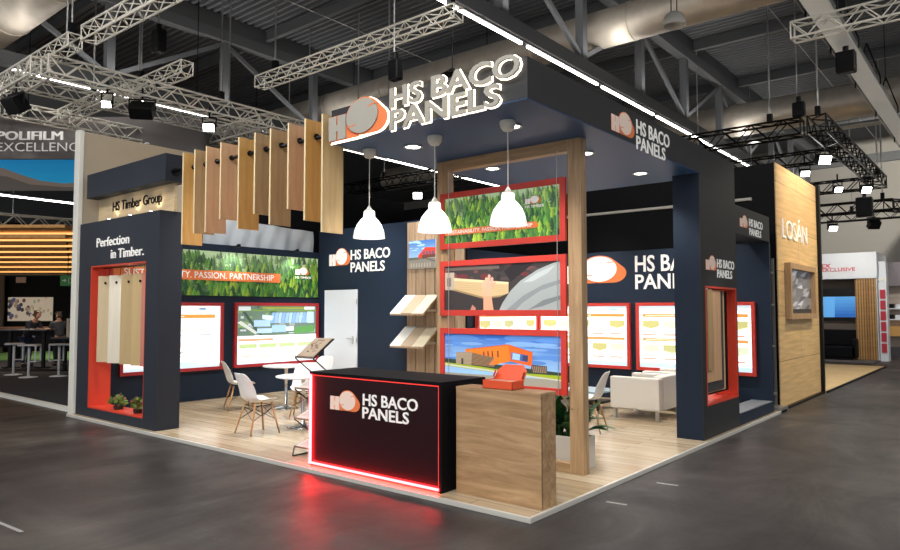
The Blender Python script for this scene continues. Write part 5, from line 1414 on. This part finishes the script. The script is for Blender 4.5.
for xx, pw in ((-12.4, 190), (-3.75, 190), (4.9, 260)):       # fill lights added over the truss chords to brighten the deck
    area('truss_fill', (xx + .35, 9, 6.9), (PI, 0, 0), .15, 34, pw)
# unseen fill lights added to brighten the booth fronts, above and behind the camera
area('hall_fill', (-2, -6, 8.4), (math.radians(25), 0, 0), 12, 1.2, 900)
area('hall_fill', (7, 2, 8.4), (0, 0, 0), 1.2, 12, 600)
area('hall_fill', (8, 16, 8.4), (0, 0, 0), 1.2, 14, 500)
area('hall_fill', (4, -10, 8.4), (0, 0, 0), 12, 1.2, 400)
for xx in (-1.96, -.67):
    for yy in (.75, 2.22, 3.70): spot('downlight_beam', (xx, yy, 3.40), (xx, yy, 0), 95, 115, .8)
for yy in (1.5, 2.9, 4.3): spot('banner_beam', (XL + .28, yy, 2.86), (XL + .05, yy, 2.2), 26, 110, .8, (1, 1, .98))
for yy in (1.2, 2.8, 4.4): spot('lounge_beam', (-5.2, yy, 4.6), (-6.0, yy + .3, 0), 420, 85, .8)
spot('fabric_fill', (-6.6, 2.6, 4.5), (-8.93, 2.8, 3.1), 90, 80, .9, (.95, .98, 1))  # fill spot added to brighten the sheet, no fixture modelled
spot('storage_beam', (-6.4, 3.6, 4.6), (-7.6, 5.1, 1.6), 330, 70, .8)
for xx in (-3.4, -1.2): spot('lounge_beam', (xx, 6.2, 3.9), (xx, 6.3, 0), 260, 110, .8)
for xx in (-3.3, -1.7): spot('wall_beam', (xx, 6.7, 3.3), (xx, 7.42, 2.45), 18, 100, .8)
for xx in (-7.95, -7.25, -6.62): spot('uplight_beam', (xx, .24, 3.13), (xx, .33, 3.5), 3, 110, .8, (1, .85, .6), .015)
spot('column_window_fill', (.55, 4.3, 2.6), (-.12, 5.0, 1.2), 25, 60, .8)  # fill spot added to brighten the sample boards, no fixture modelled
spot('tower_window_beam', (-7.4, .30, 2.33), (-7.4, .26, .2), 14, 130, .8)
for xx in (-7.9, -6.9): spot('tower_beam', (xx, -1.6, 5.6), (xx, .1, 1.6), 110, 50, .8)
spot('plank_beam', (-4.4, -1.8, 5.9), (-4.3, .3, 3.2), 120, 70, .8)
spot('veneer_beam', (1.9, 9.2, 5.6), (-.1, 9.5, 3.4), 600, 80, .9, (1, .82, .55))
spot('veneer_beam', (1.6, 12.5, 5.2), (-.1, 9.8, 1.2), 330, 90, .9, (1, .88, .68))
spot('platform_beam', (-.3, 14, 5.0), (-1.0, 15, 0), 520, 100, .8, (1, .9, .72))
spot('booth_beam', (-.8, 19.4, 4.4), (-1.6, 22, 2.0), 300, 90, .8)
spot('shelf_beam', (1.2, 22, 4.6), (1.0, 25.2, 1.6), 160, 90, .8)
spot('wall_wash', (2, 22, 8.8), (0, 30, 5), 2600, 120, .9, (1, .95, .86), .2)
spot('wall_wash', (-10, 20, 8.8), (-10, 30, 4), 900, 120, .9, (1, .95, .9), .2)
spot('canopy_beam', tuple(LB(-13.5, 22, 3.1)), tuple(LB(-13.2, 22, 0)), 260, 130, .8, (1, .86, .66))
spot('table_fill', tuple(LB(-11.6, 18.6, 3.0)), tuple(LB(-12.6, 21.2, 1.3)), 110, 80, .8, (1, .93, .84))  # fill spot added to light the faces at the table
spot('grass_beam', tuple(LB(-14, 26, 3.1)), tuple(LB(-14, 26.5, 0)), 200, 140, .8)
spot('sign_beam', tuple(LB(-9.5, 12.5, 6.4)), tuple(LB(-9.5, 16, 5.7)), 160, 90, .9)
spot('gantry_beam', (gx + .3, .6, 5.2), (-7, -1.5, 3), 120, 90, .8)
spot('gantry_beam', (gx + .3, 5.0, 5.2), (-7, 2.8, 3), 90, 90, .8)
SC.view_settings.view_transform = 'Standard'; SC.view_settings.look = 'None'; SC.view_settings.exposure = 0.12
SC.cycles.use_denoising = True
SC.cycles.max_bounces = 6
